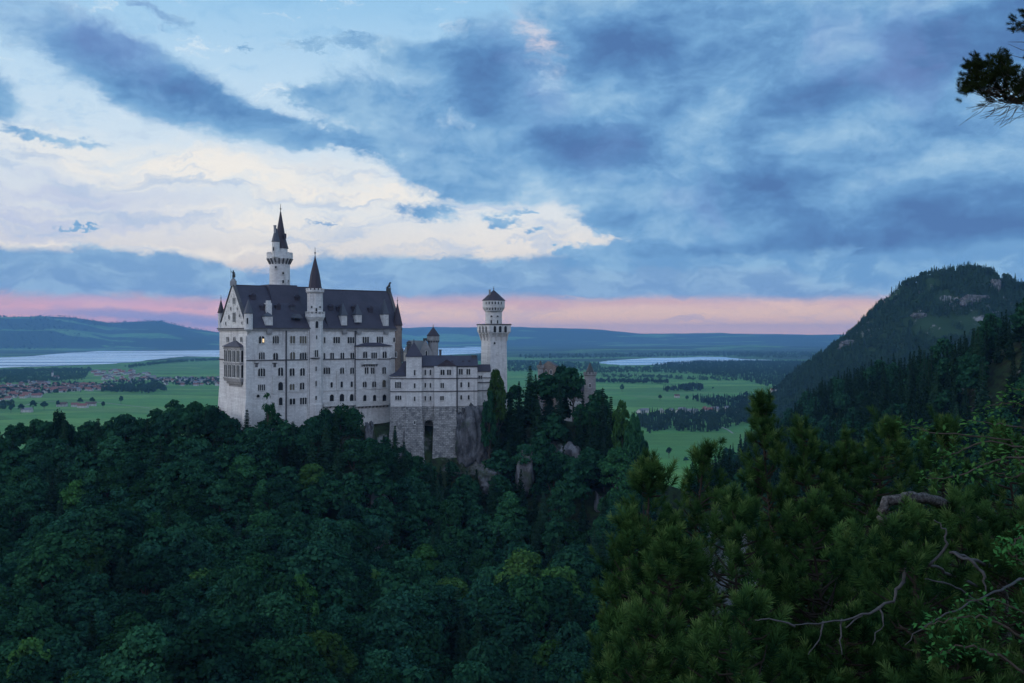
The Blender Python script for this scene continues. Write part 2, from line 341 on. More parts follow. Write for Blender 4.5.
def pinemat(name, dark, light, bud):
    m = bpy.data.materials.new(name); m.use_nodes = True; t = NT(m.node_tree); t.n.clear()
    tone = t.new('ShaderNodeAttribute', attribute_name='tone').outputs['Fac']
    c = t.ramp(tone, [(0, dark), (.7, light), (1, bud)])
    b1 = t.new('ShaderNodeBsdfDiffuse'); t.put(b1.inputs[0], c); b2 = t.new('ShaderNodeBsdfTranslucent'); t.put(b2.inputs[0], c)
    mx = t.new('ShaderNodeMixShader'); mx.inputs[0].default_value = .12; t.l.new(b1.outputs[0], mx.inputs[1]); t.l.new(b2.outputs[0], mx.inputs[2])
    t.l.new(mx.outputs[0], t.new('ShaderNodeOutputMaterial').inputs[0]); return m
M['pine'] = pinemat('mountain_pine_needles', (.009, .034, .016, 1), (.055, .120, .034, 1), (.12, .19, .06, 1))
M['pineb'] = leafmat('dark_pine_needles', (.020, .034, .014, 1), (.035, .055, .02, 1), scale=2.5, trans=.05)
M['fresh'] = leafmat('fresh_green_leaves', (.032, .11, .032, 1), (.062, .17, .046, 1), scale=2.5, trans=.35)

# ------------------------------------------------------------------ numpy noise
_rs = np.random.RandomState(5); _T = _rs.rand(256, 256)
def vnoise(x, y):
    xi = np.floor(x).astype(int); yi = np.floor(y).astype(int); fx = x-xi; fy = y-yi
    fx = fx*fx*(3-2*fx); fy = fy*fy*(3-2*fy)
    a = _T[xi & 255, yi & 255]; b = _T[(xi+1) & 255, yi & 255]; c = _T[xi & 255, (yi+1) & 255]; e = _T[(xi+1) & 255, (yi+1) & 255]
    return (a*(1-fx)+b*fx)*(1-fy)+(c*(1-fx)+e*fx)*fy
def fbm(x, y, o=5):
    s = 0; a = .5
    for i in range(o): s = s+a*vnoise(x*2**i+i*13.7, y*2**i+i*7.1); a *= .5
    return s*1.03-.5

# ------------------------------------------------------------------ terrain
def Wp(px, py, Y): return ((px-512)/F*Y, Y, CAMZ-(py-HZ)*Y/F)
def crest(L, minus=0): return [(lambda q: (q[0], q[1], q[2]-minus))(Wp(*p)) for p in L]
ridges = []   # (points, profile [(d, drop)...])
ridges.append(([(-420, 445, 118), (-207, 430, 128), (-150, 425, 132), (-110, 424, 139), (-60, 440, 142), (-25, 460, 143), (5, 455, 143), (30, 432, 140), (44, 410, 130), (50, 392, 112), (54, 380, 90)],
               [(0, 0), (12, 1), (40, 16), (75, 40), (130, 60), (200, 72), (330, 125), (480, 200)]))
ridges.append(([(-500, -160, 150), (-90, -60, 174), (-4, -8, 178.4), (4, -6, 178.6), (70, -70, 200), (400, -150, 300)],
               [(0, 0), (4, 0), (10, 5), (40, 45), (110, 110), (300, 190)]))
ridges.append(([(3, -4, 178.2), (9, 12, 172.0), (14, 24, 168), (40, 50, 150), (110, 140, 125), (180, 280, 120), (240, 420, 150)],
               [(0, 0), (3, .5), (12, 10), (60, 55), (200, 150)]))
B = [(1200, 235, 420), (1075, 272, 460), (1024, 300, 500), (1000, 314, 545), (965, 335, 600), (935, 347, 650), (900, 357, 700), (850, 371, 800), (818, 384, 900), (800, 408, 960), (785, 440, 1020)]
ridges.append((crest(B, 19), [(0, 0), (20, 8), (80, 66), (200, 140), (400, 210)]))
Cm = [(769, 399, 2350), (787, 383, 2300), (802, 366, 2250), (828, 344, 2200), (859, 321, 2150), (892, 294, 2080), (913, 275, 2040), (934, 265, 2010), (965, 260, 2000), (985, 263, 1990), (1003, 269, 1975), (1024, 273, 1960), (1150, 295, 1900), (1500, 235, 1700)]
ridges.append((crest(Cm, 12), [(0, 0), (25, 14), (120, 108), (300, 262), (600, 420)]))
def seg_ridge(x, y, pts, prof):
    best = np.full(x.shape, -1e9); pd = np.array([p[0] for p in prof]); ph = np.array([p[1] for p in prof])
    for (x0, y0, z0), (x1, y1, z1) in zip(pts[:-1], pts[1:]):
        dx, dy = x1-x0, y1-y0; t = np.clip(((x-x0)*dx+(y-y0)*dy)/(dx*dx+dy*dy), 0, 1)
        dd = np.hypot(x-x0-t*dx, y-y0-t*dy)
        drop = np.interp(dd, pd, ph)+np.maximum(dd-pd[-1], 0)*.8
        best = np.maximum(best, z0+t*(z1-z0)-drop)
    return best
def far_h(x, y):
    r = np.hypot(x, y); kx = x/np.maximum(y, 1)*F+512
    h = np.zeros_like(x)
    # hills beyond the left end of the lake
    prof = np.interp(kx, [-900, -200, -60, 0, 40, 75, 110, 160, 190, 225, 300, 420, 520, 640, 800, 1100, 1800],
                     [330, 380, 470, 470, 480, 445, 340, 380, 270, 200, 205, 245, 255, 130, 115, 100, 100])
    cen = np.interp(kx, [300, 420], [16500, 19800])
    h += prof*np.where(kx > 300, np.interp(kx, [300, 420], [1, 1.2]), 1)*np.exp(-((r-cen)/1900)**2)*(1+.25*fbm(x/2500, y/2500))
    h += (kx < 350)*prof*.30*np.clip(1-np.abs(r-14300)/900, 0, 1)**.7*(.8+.8*fbm(x/900+3, y/900))
    far = np.clip((r-17500)/9000, 0, 1)
    h += far*(150+150*fbm(x/5000+9, y/5000))*1.0
    mid = np.clip((r-np.where(kx < 560, 13400, 9900))/3000, 0, 1)
    h += mid*55*np.maximum(fbm(x/1500, y/1500)+.1, 0)*2.0
    return h
def height(x, y):
    x = np.asarray(x, float); y = np.asarray(y, float)
    h = far_h(x, y)
    for i, (p, pr) in enumerate(ridges):
        rr = seg_ridge(x, y, p, pr)
        if i == 4: rr = rr+34*fbm(x/150, y/150)+16*fbm(x/45, y/45)-3
        if i == 3: rr = rr+9*fbm(x/70, y/70)
        if i == 0: rr = rr+5*fbm(x/30, y/30)+30*fbm(x/75+4, y/75)*np.clip((388-y)/40, 0, 1)
        h = np.maximum(h, rr)
    carve = np.clip((x+58)/14, 0, 1)*np.clip((432-y)/9, 0, 1)*np.clip((y-290)/90, 0, 1)*np.clip((75-x)/20, 0, 1)
    h = h-np.clip((x-43)/22, 0, 1)*45*(y > 300)*(y < 470)*(x < 95)*np.clip((95-x)/20, 0, 1)
    h = h-15*carve*(1+.5*fbm(x/14, y/14))*(y < 440)*(y > 280)*(x > -75)*(x < 90)
    near = (y < 330) & (y > 60) & (x < 110) & (x > -700)
    # the gorge floor between the viewpoint and the castle hill
    floor = 66+12*fbm(x/50, y/50)+np.clip((-x-100)/300, 0, 1)*10
    h = np.where(near, np.maximum(h, floor*np.clip((110-x)/60, 0, 1)), h)
    return h+1.2*fbm(x/12, y/12)*(h > 20)*(np.hypot(x, y) < 3000)*(np.hypot(x, y) > 20)
def hz(x, y): return float(height(np.array([x]), np.array([y]))[0])

def lerp_noise_sheet():
    ang = np.concatenate([np.linspace(-180, -45, 50, endpoint=False), np.linspace(-45, 45, 620, endpoint=False), np.linspace(45, 180, 50)])
    rad = np.concatenate([np.geomspace(3, 180, 60, endpoint=False), np.linspace(180, 1200, 170, endpoint=False), np.linspace(1200, 3000, 120, endpoint=False), np.geomspace(3000, 38000, 130)])
    A, Rr = np.meshgrid(np.radians(ang[:-1]), rad); X = np.sin(A)*Rr; Y = np.cos(A)*Rr
    Z = height(X, Y); n = A.shape[1]; m = len(rad)
    V = np.stack([X, Y, Z], -1).reshape(-1, 3)
    V = np.vstack([V, [[0, 0, hz(0, 0)]]])
    j, i = np.meshgrid(np.arange(m-1), np.arange(n), indexing='ij')
    a = (j*n+i).ravel(); b = (j*n+(i+1) % n).ravel(); c = ((j+1)*n+(i+1) % n).ravel(); e = ((j+1)*n+i).ravel()
    Fq = np.stack([a, e, c, b], -1)
    k = np.arange(n); cap = np.stack([np.full(n, len(V)-1), k, (k+1) % n, (k+1) % n], -1)
    me = np_mesh('ground', V, Fq, M['ground'], smooth=True)
    # small centre cap under the viewpoint
    bm_v = V; 
    rr = np.hypot(V[:, 0], V[:, 1])
    zone = np.clip((V[:, 2]-8)/14, 0, 1)*np.clip((3600-rr)/400, 0, 1)
    at = me.attributes.new('forest', 'FLOAT', 'POINT'); at.data.foreach_set('value', zone.astype(np.float32))
    o = link('ground', me); tag(o, 'forest slopes, green valley meadows and far rolling hills', 'ground', kind='structure')
def ground_fn(t):
    p = geo(t); s_ = t.sep(p); at = t.new('ShaderNodeAttribute', attribute_name='forest').outputs['Fac']
    w = t.vm('ADD', p, t.vm('MULTIPLY', t.vm('SUBTRACT', t.noise(p, .0012, 3, .5, 0, True), (.5, .5, .5)), (500, 500, 0)))
    rot = t.new('ShaderNodeMapping'); t.put(rot.inputs['Vector'], w); rot.inputs['Rotation'].default_value = (0, 0, R(12)); rot.inputs['Scale'].default_value = (.0028, .0075, 0)
    vo = t.new('ShaderNodeTexVoronoi'); t.put(vo.inputs['Vector'], rot.outputs[0]); vo.inputs['Scale'].default_value = 1.0
    r1 = t.sep(vo.outputs['Color'])[0]
    g = t.ramp(r1, [(0, (.08, .19, .05, 1)), (.25, (.095, .25, .06, 1)), (.5, (.145, .29, .075, 1)), (.72, (.08, .21, .06, 1)), (.9, (.13, .24, .08, 1)), (1, (.16, .22, .09, 1))], 'CONSTANT')
    g = t.mix(t.step(t.noise(p, .02, 4, .6), .35, .7, 0, .45), g, (.05, .13, .035, 1))
    g = t.mix(t.step(t.noise(t.vm('MULTIPLY', p, (.3, 3, 0)), .012, 4, .6), .45, .65, 0, .4), g, (.12, .24, .075, 1))
    rr = t.new('ShaderNodeVectorMath', operation='LENGTH'); t.put(rr.inputs[0], p); rd = rr.outputs['Value']
    wn = t.noise(t.vm('MULTIPLY', p, (.45, 1, 0)), .0011, 7, .62)
    thr = t.step(rd, 3500, 11500, .0, .17)
    wood = t.step(t.m('ADD', wn, thr), .60, .615)
    wood = t.m('MULTIPLY', wood, t.step(rd, 3000, 4200))
    g = t.mix(wood, g, t.mix(t.noise(p, .01, 4), (.018, .042, .022, 1), (.035, .07, .03, 1)))
    fl = t.mix(t.step(t.noise(p, .3, 5, .6), .4, .6), (.020, .024, .014, 1), (.03, .05, .02, 1))
    mead = t.mix(t.noise(p, .06, 4), (.016, .036, .018, 1), (.030, .062, .026, 1))
    fl = t.mix(t.step(rd, 1000, 1500), fl, mead)
    nz = t.sep(t.new('ShaderNodeNewGeometry').outputs['Normal'])[2]
    rk = t.m('MULTIPLY', t.step(t.m('ADD', nz, t.m('MULTIPLY', t.m('SUBTRACT', t.noise(p, .03, 6, .7), .5), .9)), .66, .55), t.step(rd, 280, 380))
    rcol = t.mix(t.noise(t.vm('MULTIPLY', p, (1, 1, .3)), .12, 5, .7), (.10, .10, .105, 1), (.34, .33, .34, 1))
    fl = t.mix(rk, fl, rcol)
    return t.mix(at, g, fl)
M['ground'] = material('valley_and_forest_ground', ground_fn, .95, .1)
lerp_noise_sheet()

# ------------------------------------------------------------------ water
def gp(px, py, z=0.0):
    Y = (CAMZ-z)*F/(py-HZ); return ((px-512)/F*Y, Y)
def sheet(name, pix, z, mat, label):
    pts = [gp(px, py) for px, py in pix]
    # densify with a wobbling shoreline
    out = []; rnd = random.Random(3)
    for i in range(len(pts)):
        a = pts[i]; b = pts[(i+1) % len(pts)]
        for k in range(6):
            f = k/6; out.append((a[0]+(b[0]-a[0])*f+rnd.uniform(-25, 25)*(k > 0), a[1]+(b[1]-a[1])*f+rnd.uniform(-25, 25)*(k > 0)))
    m = MB(); m.add([(x, y, z) for x, y in out], [tuple(range(len(out)))])
    o = m.build(name, mat); tag(o, label, 'water', kind='structure'); return o
def water():
    m = bpy.data.materials.new('lake_water'); m.use_nodes = True; t = NT(m.node_tree); t.n.clear()
    p = geo(t); st = t.noise(t.vm('MULTIPLY', p, (.10, 1, 0)), .0030, 4, .6)
    gl = t.new('ShaderNodeBsdfGlossy'); gl.inputs['Color'].default_value = (.93, .96, 1, 1)
    t.put(gl.inputs['Roughness'], t.step(st, .38, .62, .12, .48))
    df = t.new('ShaderNodeBsdfDiffuse'); df.inputs[0].default_value = (.05, .08, .10, 1)
    mx = t.new('ShaderNodeMixShader'); mx.inputs[0].default_value = .92
    t.l.new(df.outputs[0], mx.inputs[1]); t.l.new(gl.outputs[0], mx.inputs[2])
    t.l.new(mx.outputs[0], t.new('ShaderNodeOutputMaterial').inputs[0]); return m
M['water'] = water()
sheet('lake', [(-260, 362), (-60, 359), (20, 357), (62, 353.5), (105, 350.8), (160, 349.6), (222, 348.8), (300, 348), (400, 347), (484, 346.3),
               (486, 353), (450, 355), (400, 357), (300, 358), (222, 357), (185, 356.5), (160, 359), (135, 362), (112, 364), (60, 366), (0, 368), (-260, 372)], 1.5, M['water'], 'long pale lake below the far hills')
sheet('lake', [(598, 363.2), (606, 361), (632, 359.2), (655, 358), (686, 357.6), (700, 356.9), (722, 357.2), (742, 359.2), (772, 360), (772, 361), (742, 361.2), (715, 362.2), (690, 363.6), (655, 365), (620, 365.5)], 1.5, M['water'], 'small pale lake beyond the valley meadows')

# ------------------------------------------------------------------ haze
def haze():
    m = bpy.data.materials.new('haze_air'); m.use_nodes = True; t = NT(m.node_tree); t.n.clear()
    v = t.new('ShaderNodeVolumePrincipled'); v.inputs['Color'].default_value = (.26, .54, 1.0, 1)
    v.inputs['Density'].default_value = HAZE
    t.l.new(v.outputs[0], t.new('ShaderNodeOutputMaterial').inputs['Volume'])
    b = MB(); q = 39000; b.prism([(-q, -q), (q, -q), (q, q), (-q, q)], -3, 560)
    o = b.build('haze', m); tag(o, 'thin blue evening haze over the valley', 'haze', kind='stuff')
HAZE = 4.2e-5
haze()
# ------------------------------------------------------------------ the castle
TH = R(38); cs, sn = math.cos(TH), math.sin(TH)
class Frame:
    def __init__(s, px, Y, th):
        s.A = ((px-512)/F*Y, Y); s.c = math.cos(th); s.s = math.sin(th); s.th = th
    def pt(s, a, t): return (s.A[0]+s.c*a-s.s*t, s.A[1]+s.s*a+s.c*t)
    def S(s, px, t=0):
        k = (px-512)/F; return (k*(s.A[1]+s.c*t)-s.A[0]+s.s*t)/(s.c-k*s.s)
    def T(s, px, a=0):      # depth along a side wall at s=a
        k = (px-512)/F; return (s.A[0]+s.c*a-k*(s.A[1]+s.s*a))/(s.s+k*s.c)
    def Z(s, py, a, t): return CAMZ-(py-HZ)*s.pt(a, t)[1]/F
    def box(s, m, a0, a1, t0, t1, z0, z1):
        m.prism([s.pt(a0, t0), s.pt(a1, t0), s.pt(a1, t1), s.pt(a0, t1)], z0, z1)
    def batter(s, m, a0, a1, t0, t1, z0, z1, e):
        m.prism([s.pt(a0-e, t0-e), s.pt(a1+e, t0-e), s.pt(a1+e, t1+e), s.pt(a0-e, t1+e)], z0, z1, [s.pt(a0, t0), s.pt(a1, t0), s.pt(a1, t1), s.pt(a0, t1)])
    def gable(s, m, a0, a1, t0, t1, z0, z1, over=.5, along='s', hip=0):
        a0 -= over*.4; a1 += over*.4; t0 -= over; t1 += over
        if along == 's':
            tm = (t0+t1)/2; r = [s.pt(a0+hip, tm), s.pt(a1-hip, tm)]
            b = [s.pt(a0, t0), s.pt(a1, t0), s.pt(a1, t1), s.pt(a0, t1)]
            vs = [(*p, z0) for p in b]+[(*p, z0+.25) for p in b]+[(*p, z1) for p in r]
            m.add(vs, [(3, 2, 1, 0), (0, 1, 5, 4), (1, 2, 6, 5), (2, 3, 7, 6), (3, 0, 4, 7), (4, 5, 9, 8), (6, 7, 8, 9), (5, 6, 9), (7, 4, 8)])
        else:
            am = (a0+a1)/2; r = [s.pt(am, t0+hip), s.pt(am, t1-hip)]
            b = [s.pt(a0, t0), s.pt(a1, t0), s.pt(a1, t1), s.pt(a0, t1)]
            vs = [(*p, z0) for p in b]+[(*p, z0+.25) for p in b]+[(*p, z1) for p in r]
            m.add(vs, [(3, 2, 1, 0), (0, 1, 5, 4), (1, 2, 6, 5), (2, 3, 7, 6), (3, 0, 4, 7), (5, 6, 9, 8), (7, 4, 8, 9), (4, 5, 8), (6, 7, 9)])
    def pyr(s, m, a0, a1, t0, t1, z0, z1, over=.4, top=.05):
        a0 -= over; a1 += over; t0 -= over; t1 += over; am = (a0+a1)/2; tm = (t0+t1)/2
        m.prism([s.pt(a0, t0), s.pt(a1, t0), s.pt(a1, t1), s.pt(a0, t1)], z0, z0+.2)
        m.prism([s.pt(a0, t0), s.pt(a1, t0), s.pt(a1, t1), s.pt(a0, t1)], z0+.2, z1, [s.pt(am-top, tm-top), s.pt(am+top, tm-top), s.pt(am+top, tm+top), s.pt(am-top, tm+top)])

_wc = {}
def arch_poly(x0, x1, h, arched, n=6):
    r = (x1-x0)/2; xm = (x0+x1)/2
    if not arched: return [(x0, 0), (x1, 0), (x1, h), (x0, h)]
    return [(x0, 0), (x1, 0), (x1, h-r)]+[(xm+r*math.cos(math.pi*i/n), h-r+r*math.sin(math.pi*i/n)) for i in range(1, n)]+[(x0, h-r)]
def extrude(m, poly, y0, y1):
    n = len(poly); vs = [(x, y0, z) for x, z in poly]+[(x, y1, z) for x, z in poly]
    m.add(vs, [tuple(range(n)), tuple(range(2*n-1, n-1, -1))]+[(i, n+i, n+(i+1) % n, (i+1) % n) for i in range(n)])
def mesh_of(m, name, mat):
    me = bpy.data.meshes.new(name); me.from_pydata(m.v, [], m.f); me.update(); me.materials.append(mat); return me
def win_mesh(n, w, h, arched, hood, pane):
    """n lights, total width w, height h; local -Y faces out, origin at the sill centre"""
    key = (n, round(w, 1), round(h, 1), arched, hood, pane)
    if key in _wc: return _wc[key]
    w, h = round(w, 1), round(h, 1); cw = .22 if n > 1 else .0; lw = (w-cw*(n-1))/n
    P_ = MB(); Fm = MB()
    for i in range(n):
        x0 = -w/2+i*(lw+cw); extrude(P_, arch_poly(x0, x0+lw, h, arched), -.05, .0)
    for i in range(n-1):
        x0 = -w/2+(i+1)*lw+i*cw; extrude(Fm, [(x0, 0), (x0+cw, 0), (x0+cw, h-lw*.3), (x0, h-lw*.3)], -.2, -.002)
    extrude(Fm, [(-w/2-.25, -.3), (w/2+.25, -.3), (w/2+.25, 0), (-w/2-.25, 0)], -.3, -.002)
    for sx in (-1, 1):
        x0 = sx*(w/2); x1 = sx*(w/2+.2); x0, x1 = min(x0, x1), max(x0, x1)
        extrude(Fm, [(x0, 0), (x1, 0), (x1, h-(lw/2 if arched else 0)), (x0, h-(lw/2 if arched else 0))], -.16, -.002)
    if arched or hood:     # ring over each light, or one blind arch over the group
        spans = [(-w/2, w/2)] if (hood or n == 1) else [(-w/2+i*(lw+cw), -w/2+i*(lw+cw)+lw) for i in range(n)]
        for x0, x1 in spans:
            xm = (x0+x1)/2; r = (x1-x0)/2; zc = h-(r if not hood or n == 1 else lw/2+r*.25); k = 8
            sq = 1 if not hood or n == 1 else .75
            for i in range(k):
                a, b = math.pi*i/k, math.pi*(i+1)/k
                q = [(xm+(r+o)*math.cos(t), zc+(r+o)*sq*math.sin(t)) for t, o in ((a, .02), (a, .26), (b, .26), (b, .02))]
                extrude(Fm, q, -.22, -.002)
    else: extrude(Fm, [(-w/2-.2, h), (w/2+.2, h), (w/2+.2, h+.22), (-w/2-.2, h+.22)], -.2, -.002)
    r_ = (mesh_of(Fm, 'window', M['trim']), mesh_of(P_, 'pane', M['panew'] if pane == 'w' else M['pane'])); _wc[key] = r_; return r_
def window(parent, x, y, z, rz, n, w, h, arched=True, hood=False, pane='d'):
    a, b = win_mesh(n, w, h, arched, hood, pane)
    o = link('window', a, parent, Vector((x, y, z))-wl(parent), rz)
    link('pane', b, o); return o
def fw(parent, fr, px, y0, y1, n, wpx, t=0, hood=False, arched=True, pane='d', out=0.0):
    a = fr.S(px, t); x, y = fr.pt(a, t-out); Y = y
    z1 = CAMZ-(y0-HZ)*Y/F; z0 = CAMZ-(y1-HZ)*Y/F; k = (px-512)/F
    w = wpx*Y/F/(fr.c-k*fr.s)*1.0
    window(parent, x, y, z0, fr.th, n, max(.5, w), z1-z0, arched, hood, pane)
def sw(parent, fr, px, y0, y1, n, wpx, a=0, hood=False, arched=True, pane='d'):    # on the left (west) wall at s=a
    t = fr.T(px, a); x, y = fr.pt(a, t); Y = y; k = (px-512)/F
    z1 = CAMZ-(y0-HZ)*Y/F; z0 = CAMZ-(y1-HZ)*Y/F
    w = wpx*Y/F/abs(fr.s+k*fr.c)
    window(parent, x, y, z0, fr.th-math.pi/2, n, max(.5, w), z1-z0, arched, hood, pane)
def finial(m, x, y, z, h=3.0, r=.12):
    m.lathe(x, y, [(r*1.5, z-.3), (r, z+h*.3), (r*3, z+h*.36), (r*3, z+h*.44), (r, z+h*.5), (r*.7, z+h)], 8)
def crenel(m, cx, cy, r, z, n, hgt, th=.35, frac=.6):
    for i in range(n):
        a0 = 2*math.pi*i/n; a1 = a0+2*math.pi/n*frac
        q = [(cx+(r+o)*math.cos(a), cy+(r+o)*math.sin(a)) for a, o in ((a0, -th), (a0, 0), (a1, 0), (a1, -th))]
        m.prism(q, z, z+hgt)
def corbels(m, cx, cy, r, z0, z1, n, out):
    for i in range(n):
        a = 2*math.pi*i/n; da = .35*2*math.pi/n/2*2
        pb = [(cx+(r+o)*math.cos(t), cy+(r+o)*math.sin(t)) for t, o in ((a-da/2, -.1), (a-da/2, .12), (a+da/2, .12), (a+da/2, -.1))]
        pt_ = [(cx+(r+o)*math.cos(t), cy+(r+o)*math.sin(t)) for t, o in ((a-da/2, -.1), (a-da/2, out), (a+da/2, out), (a+da/2, -.1))]
        m.prism(pb, z0, z1, pt_)
def tower_center(px, Y): return ((px-512)/F*Y, Y)
def zy(py, Y): return CAMZ-(py-HZ)*Y/F
def rw(wpx, Y): return wpx/2*Y/F
def tw(parent, cx, cy, r, px, y0, y1, wpx, n=1, arched=True):   # window on a round tower
    Y = cy-r; dx = (px-512)/F*Y-cx*Y/cy; q = max(-.95, min(.95, dx/r)); a = math.asin(q)
    # view-facing direction
    va = math.atan2(-cy, -cx); ang = va+a; x = cx+r*math.cos(ang)*1.0; y = cy+r*math.sin(ang)
    window(parent, x, y, CAMZ-(y1-HZ)*y/F, ang+math.pi/2, n, wpx*y/F, (y1-y0)*y/F, arched)

# ---------------- main palace
fr = Frame(247, 400, TH); A = fr.A
L = fr.S(400.5); D = fr.T(219.5); zE = zy(328.3, 401); zR = fr.Z(285, 0, D/2)
pal = empty('palace', (A[0], A[1], 128), 'huge five-storey white stone palace with steep dark slate roof and loggia on its left end', 'castle')
b = MB(); fr.box(b, 0, L, 0, D, 136, zE)
e = 3.0   # splayed foot
b.prism([fr.pt(-1.4, .06), fr.pt(L, .06), fr.pt(L, D), fr.pt(-2.6, D+.6)], 118, 160, [fr.pt(-.02, .06), fr.pt(L-.1, .06), fr.pt(L-.1, D), fr.pt(-.02, D)])
# west gable triangle wall and east gable wall
tm = D/2
tm2 = fr.T(388.3, L-.7); zR2 = fr.Z(291.6, L-.7, tm2)
for s0, s1, q1, q2, q3 in ((0.0, .8, D, tm, zR), (L-.8, L, 2*tm2, tm2, zR2)):
    p = [fr.pt(s0, 0), fr.pt(s0, q1), fr.pt(s0, q2)]; q = [fr.pt(s1, 0), fr.pt(s1, q1), fr.pt(s1, q2)]
    zz = [zE, zE, q3+.3]
    b.add([(*a, z) for a, z in zip(p, zz)]+[(*a, z) for a, z in zip(q, zz)], [(0, 1, 2), (5, 4, 3), (0, 2, 5, 3), (1, 4, 5, 2), (0, 3, 4, 1)])
b.build('wall', M['wall'], pal)
b = MB(); sA = fr.S(313, tm)
fr.gable(b, .8, sA, -.2, D+.2, zE+.0, zR, .6); fr.gable(b, sA-.2, L-.8, -.15, 2*tm2+.15, zE-.02, zR2, .6)
# flat-topped block that carries the tall tower
s0 = fr.S(266, tm); s1 = fr.S(294.5, tm)
b.prism([fr.pt(s0, tm-7), fr.pt(s1, tm-7), fr.pt(s1, tm+9), fr.pt(s0, tm+9)], zR-9, zR+.6, [fr.pt(s0, tm-2.5), fr.pt(s1, tm-2.5), fr.pt(s1, tm+6), fr.pt(s0, tm+6)])
roof = b.build('roof', M['slate'], pal)
# ridge caps, copings on the gables
for s0, q1, q2, q3 in ((-.35, D, tm, zR), (L-.95, 2*tm2, tm2, zR2)):
    for t0, t1 in ((-.9, q2), (q1+.9, q2)):
        b = MB(); zz0 = zE-.6; zz1 = q3+.5; p0 = fr.pt(s0, t0); p1 = fr.pt(s0, t1); p2 = fr.pt(s0+1.3, t1); p3 = fr.pt(s0+1.3, t0)
        b.hull8([(*p0, zz0), (*p1, zz1), (*p2, zz1), (*p3, zz0)], [(*p0, zz0+.8), (*p1, zz1+.8), (*p2, zz1+.8), (*p3, zz0+.8)])
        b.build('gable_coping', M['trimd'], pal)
b = MB(); fr.box(b, .2, sA, tm-.18, tm+.18, zR-1.7, zR+.2); b.build('ridge_cap', M['slateb'], pal)
b = MB(); fr.box(b, sA, L-.2, tm2-.18, tm2+.18, zR2-1, zR2+.25); b.build('ridge_cap', M['slateb'], pal)
# string courses; the dark one has its shadow line put into the colour
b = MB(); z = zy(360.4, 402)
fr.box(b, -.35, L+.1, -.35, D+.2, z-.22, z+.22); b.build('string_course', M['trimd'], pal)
b = MB(); z = zy(393.3, 402); fr.box(b, -.22, L, -.22, D+.2, z-.18, z+.18); b.build('string_course', M['trim'], pal)
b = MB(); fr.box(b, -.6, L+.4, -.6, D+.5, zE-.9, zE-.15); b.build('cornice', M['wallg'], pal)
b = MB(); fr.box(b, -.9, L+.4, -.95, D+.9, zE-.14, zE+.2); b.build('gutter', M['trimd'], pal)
for px, y0, y1 in ((286.5, 329, 428), (355.6, 328, 404)):
    a = fr.S(px, -.5); Y = fr.pt(a, 0)[1]; m = MB(); fr.box(m, a-.22, a+.22, -.5, 0, zy(y1, Y), zE-.9); m.build('downpipe', M['pipe'], pal)
for px, y0, y1, w in ((273.6, 375, 394, 3), (337.2, 371, 390, 2), (308, 330, 425, 1.2)):
    a = fr.S(px); Y = fr.pt(a, 0)[1]; m = MB(); q = w/2*Y/F/.9; fr.box(m, a-q, a+q, -.45, 0, zy(y1, Y), zy(y0, Y)); m.build('pilaster', M['trim'], pal)
# corner strip on the west end
m = MB(); fr.box(m, -.55, 2.2, -.25, 2.4, 140, zE-3); m.prism([fr.pt(-2.6, -.3), fr.pt(2.2, -.3), fr.pt(2.2, 3), fr.pt(-2.6, 3)], 124, zy(398, 401), [fr.pt(-.6, -.25), fr.pt(2.2, -.25), fr.pt(2.2, 2.4), fr.pt(-.6, 2.4)])
m.build('corner_buttress', M['wall'], pal)
# facade windows  (px, y0, y1, lights, width px, hood)
for w in [(261.5,336,343.5,2,5.6,1),(275.7,336,343.5,3,6,1),(292.5,336,343.5,2,5,0),(303,336,343.5,3,6.5,0),
          (324.5,337,343,1,1.6,0),(336.5,337,343.3,3,6.5,0),(350.8,337,343.3,3,6.5,0),(365.6,336.7,343,3,6.3,0),(379.8,336.7,343,3,6.3,0),(394,337.5,342,1,1.7,0),
          (261.7,352.5,359.4,3,5.8,1),(275.5,353,359.5,2,4.8,1),(292.5,352,359.5,2,5,1),(303,352.5,359.5,3,6.5,1),
          (324.3,353,359,1,1.4,0),(332,352.8,359,2,3.6,0),(342.2,352.8,359,2,3.8,0),(352.2,352.8,359,2,3.8,0),
          (261.5,368.5,376.3,3,7,1),(280.5,367.5,375.8,2,5,1),(292,368,375.8,2,5,1),(302.4,368,375.8,2,4.6,1),
          (326.7,367.5,374,3,6.5,1),(342,367.5,373.8,2,4,1),(352,367.5,373.8,2,4,1),
          (261.5,384.5,390.5,4,7,0),(280.5,382,390.3,1,4.8,1),(292,384,390,2,4.6,0),(302,382.5,389.5,2,4.4,1),
          (331.5,382,387.5,1,2.2,0),(341.6,381.5,387.5,1,2.2,0),(351.6,381.5,387,1,2,0),
          (280.6,397.5,405.2,1,3.6,0),(292.3,398.5,404.5,2,5.6,0),(303.2,397.5,404.3,3,6.6,0),
          (331.7,394.5,401.3,1,4,0),(341.8,393.8,402.5,1,4.4,0),(351.6,394,401,1,3.8,0),(258,394.5,397.5,1,3,0)]:
    fw(pal, fr, w[0], w[1], w[2], w[3], w[4], 0, bool(w[5]), w[0] not in (261.5,) or w[1] < 380, 'w' if w[0] in (292.5, 303, 292, 302) and w[1] in (336, 352, 384) else 'd')
a = fr.S(263.2); x, y = fr.pt(a, -.09); m = MB(); extrude(m, [(-.35, 0), (.35, 0), (.35, 1.5), (-.35, 1.5)], -.03, 0); lo_ = link('pane', mesh_of(m, 'pane', M['lit']), pal, Vector((x, y, zy(342.4, y)))-wl(pal), TH)
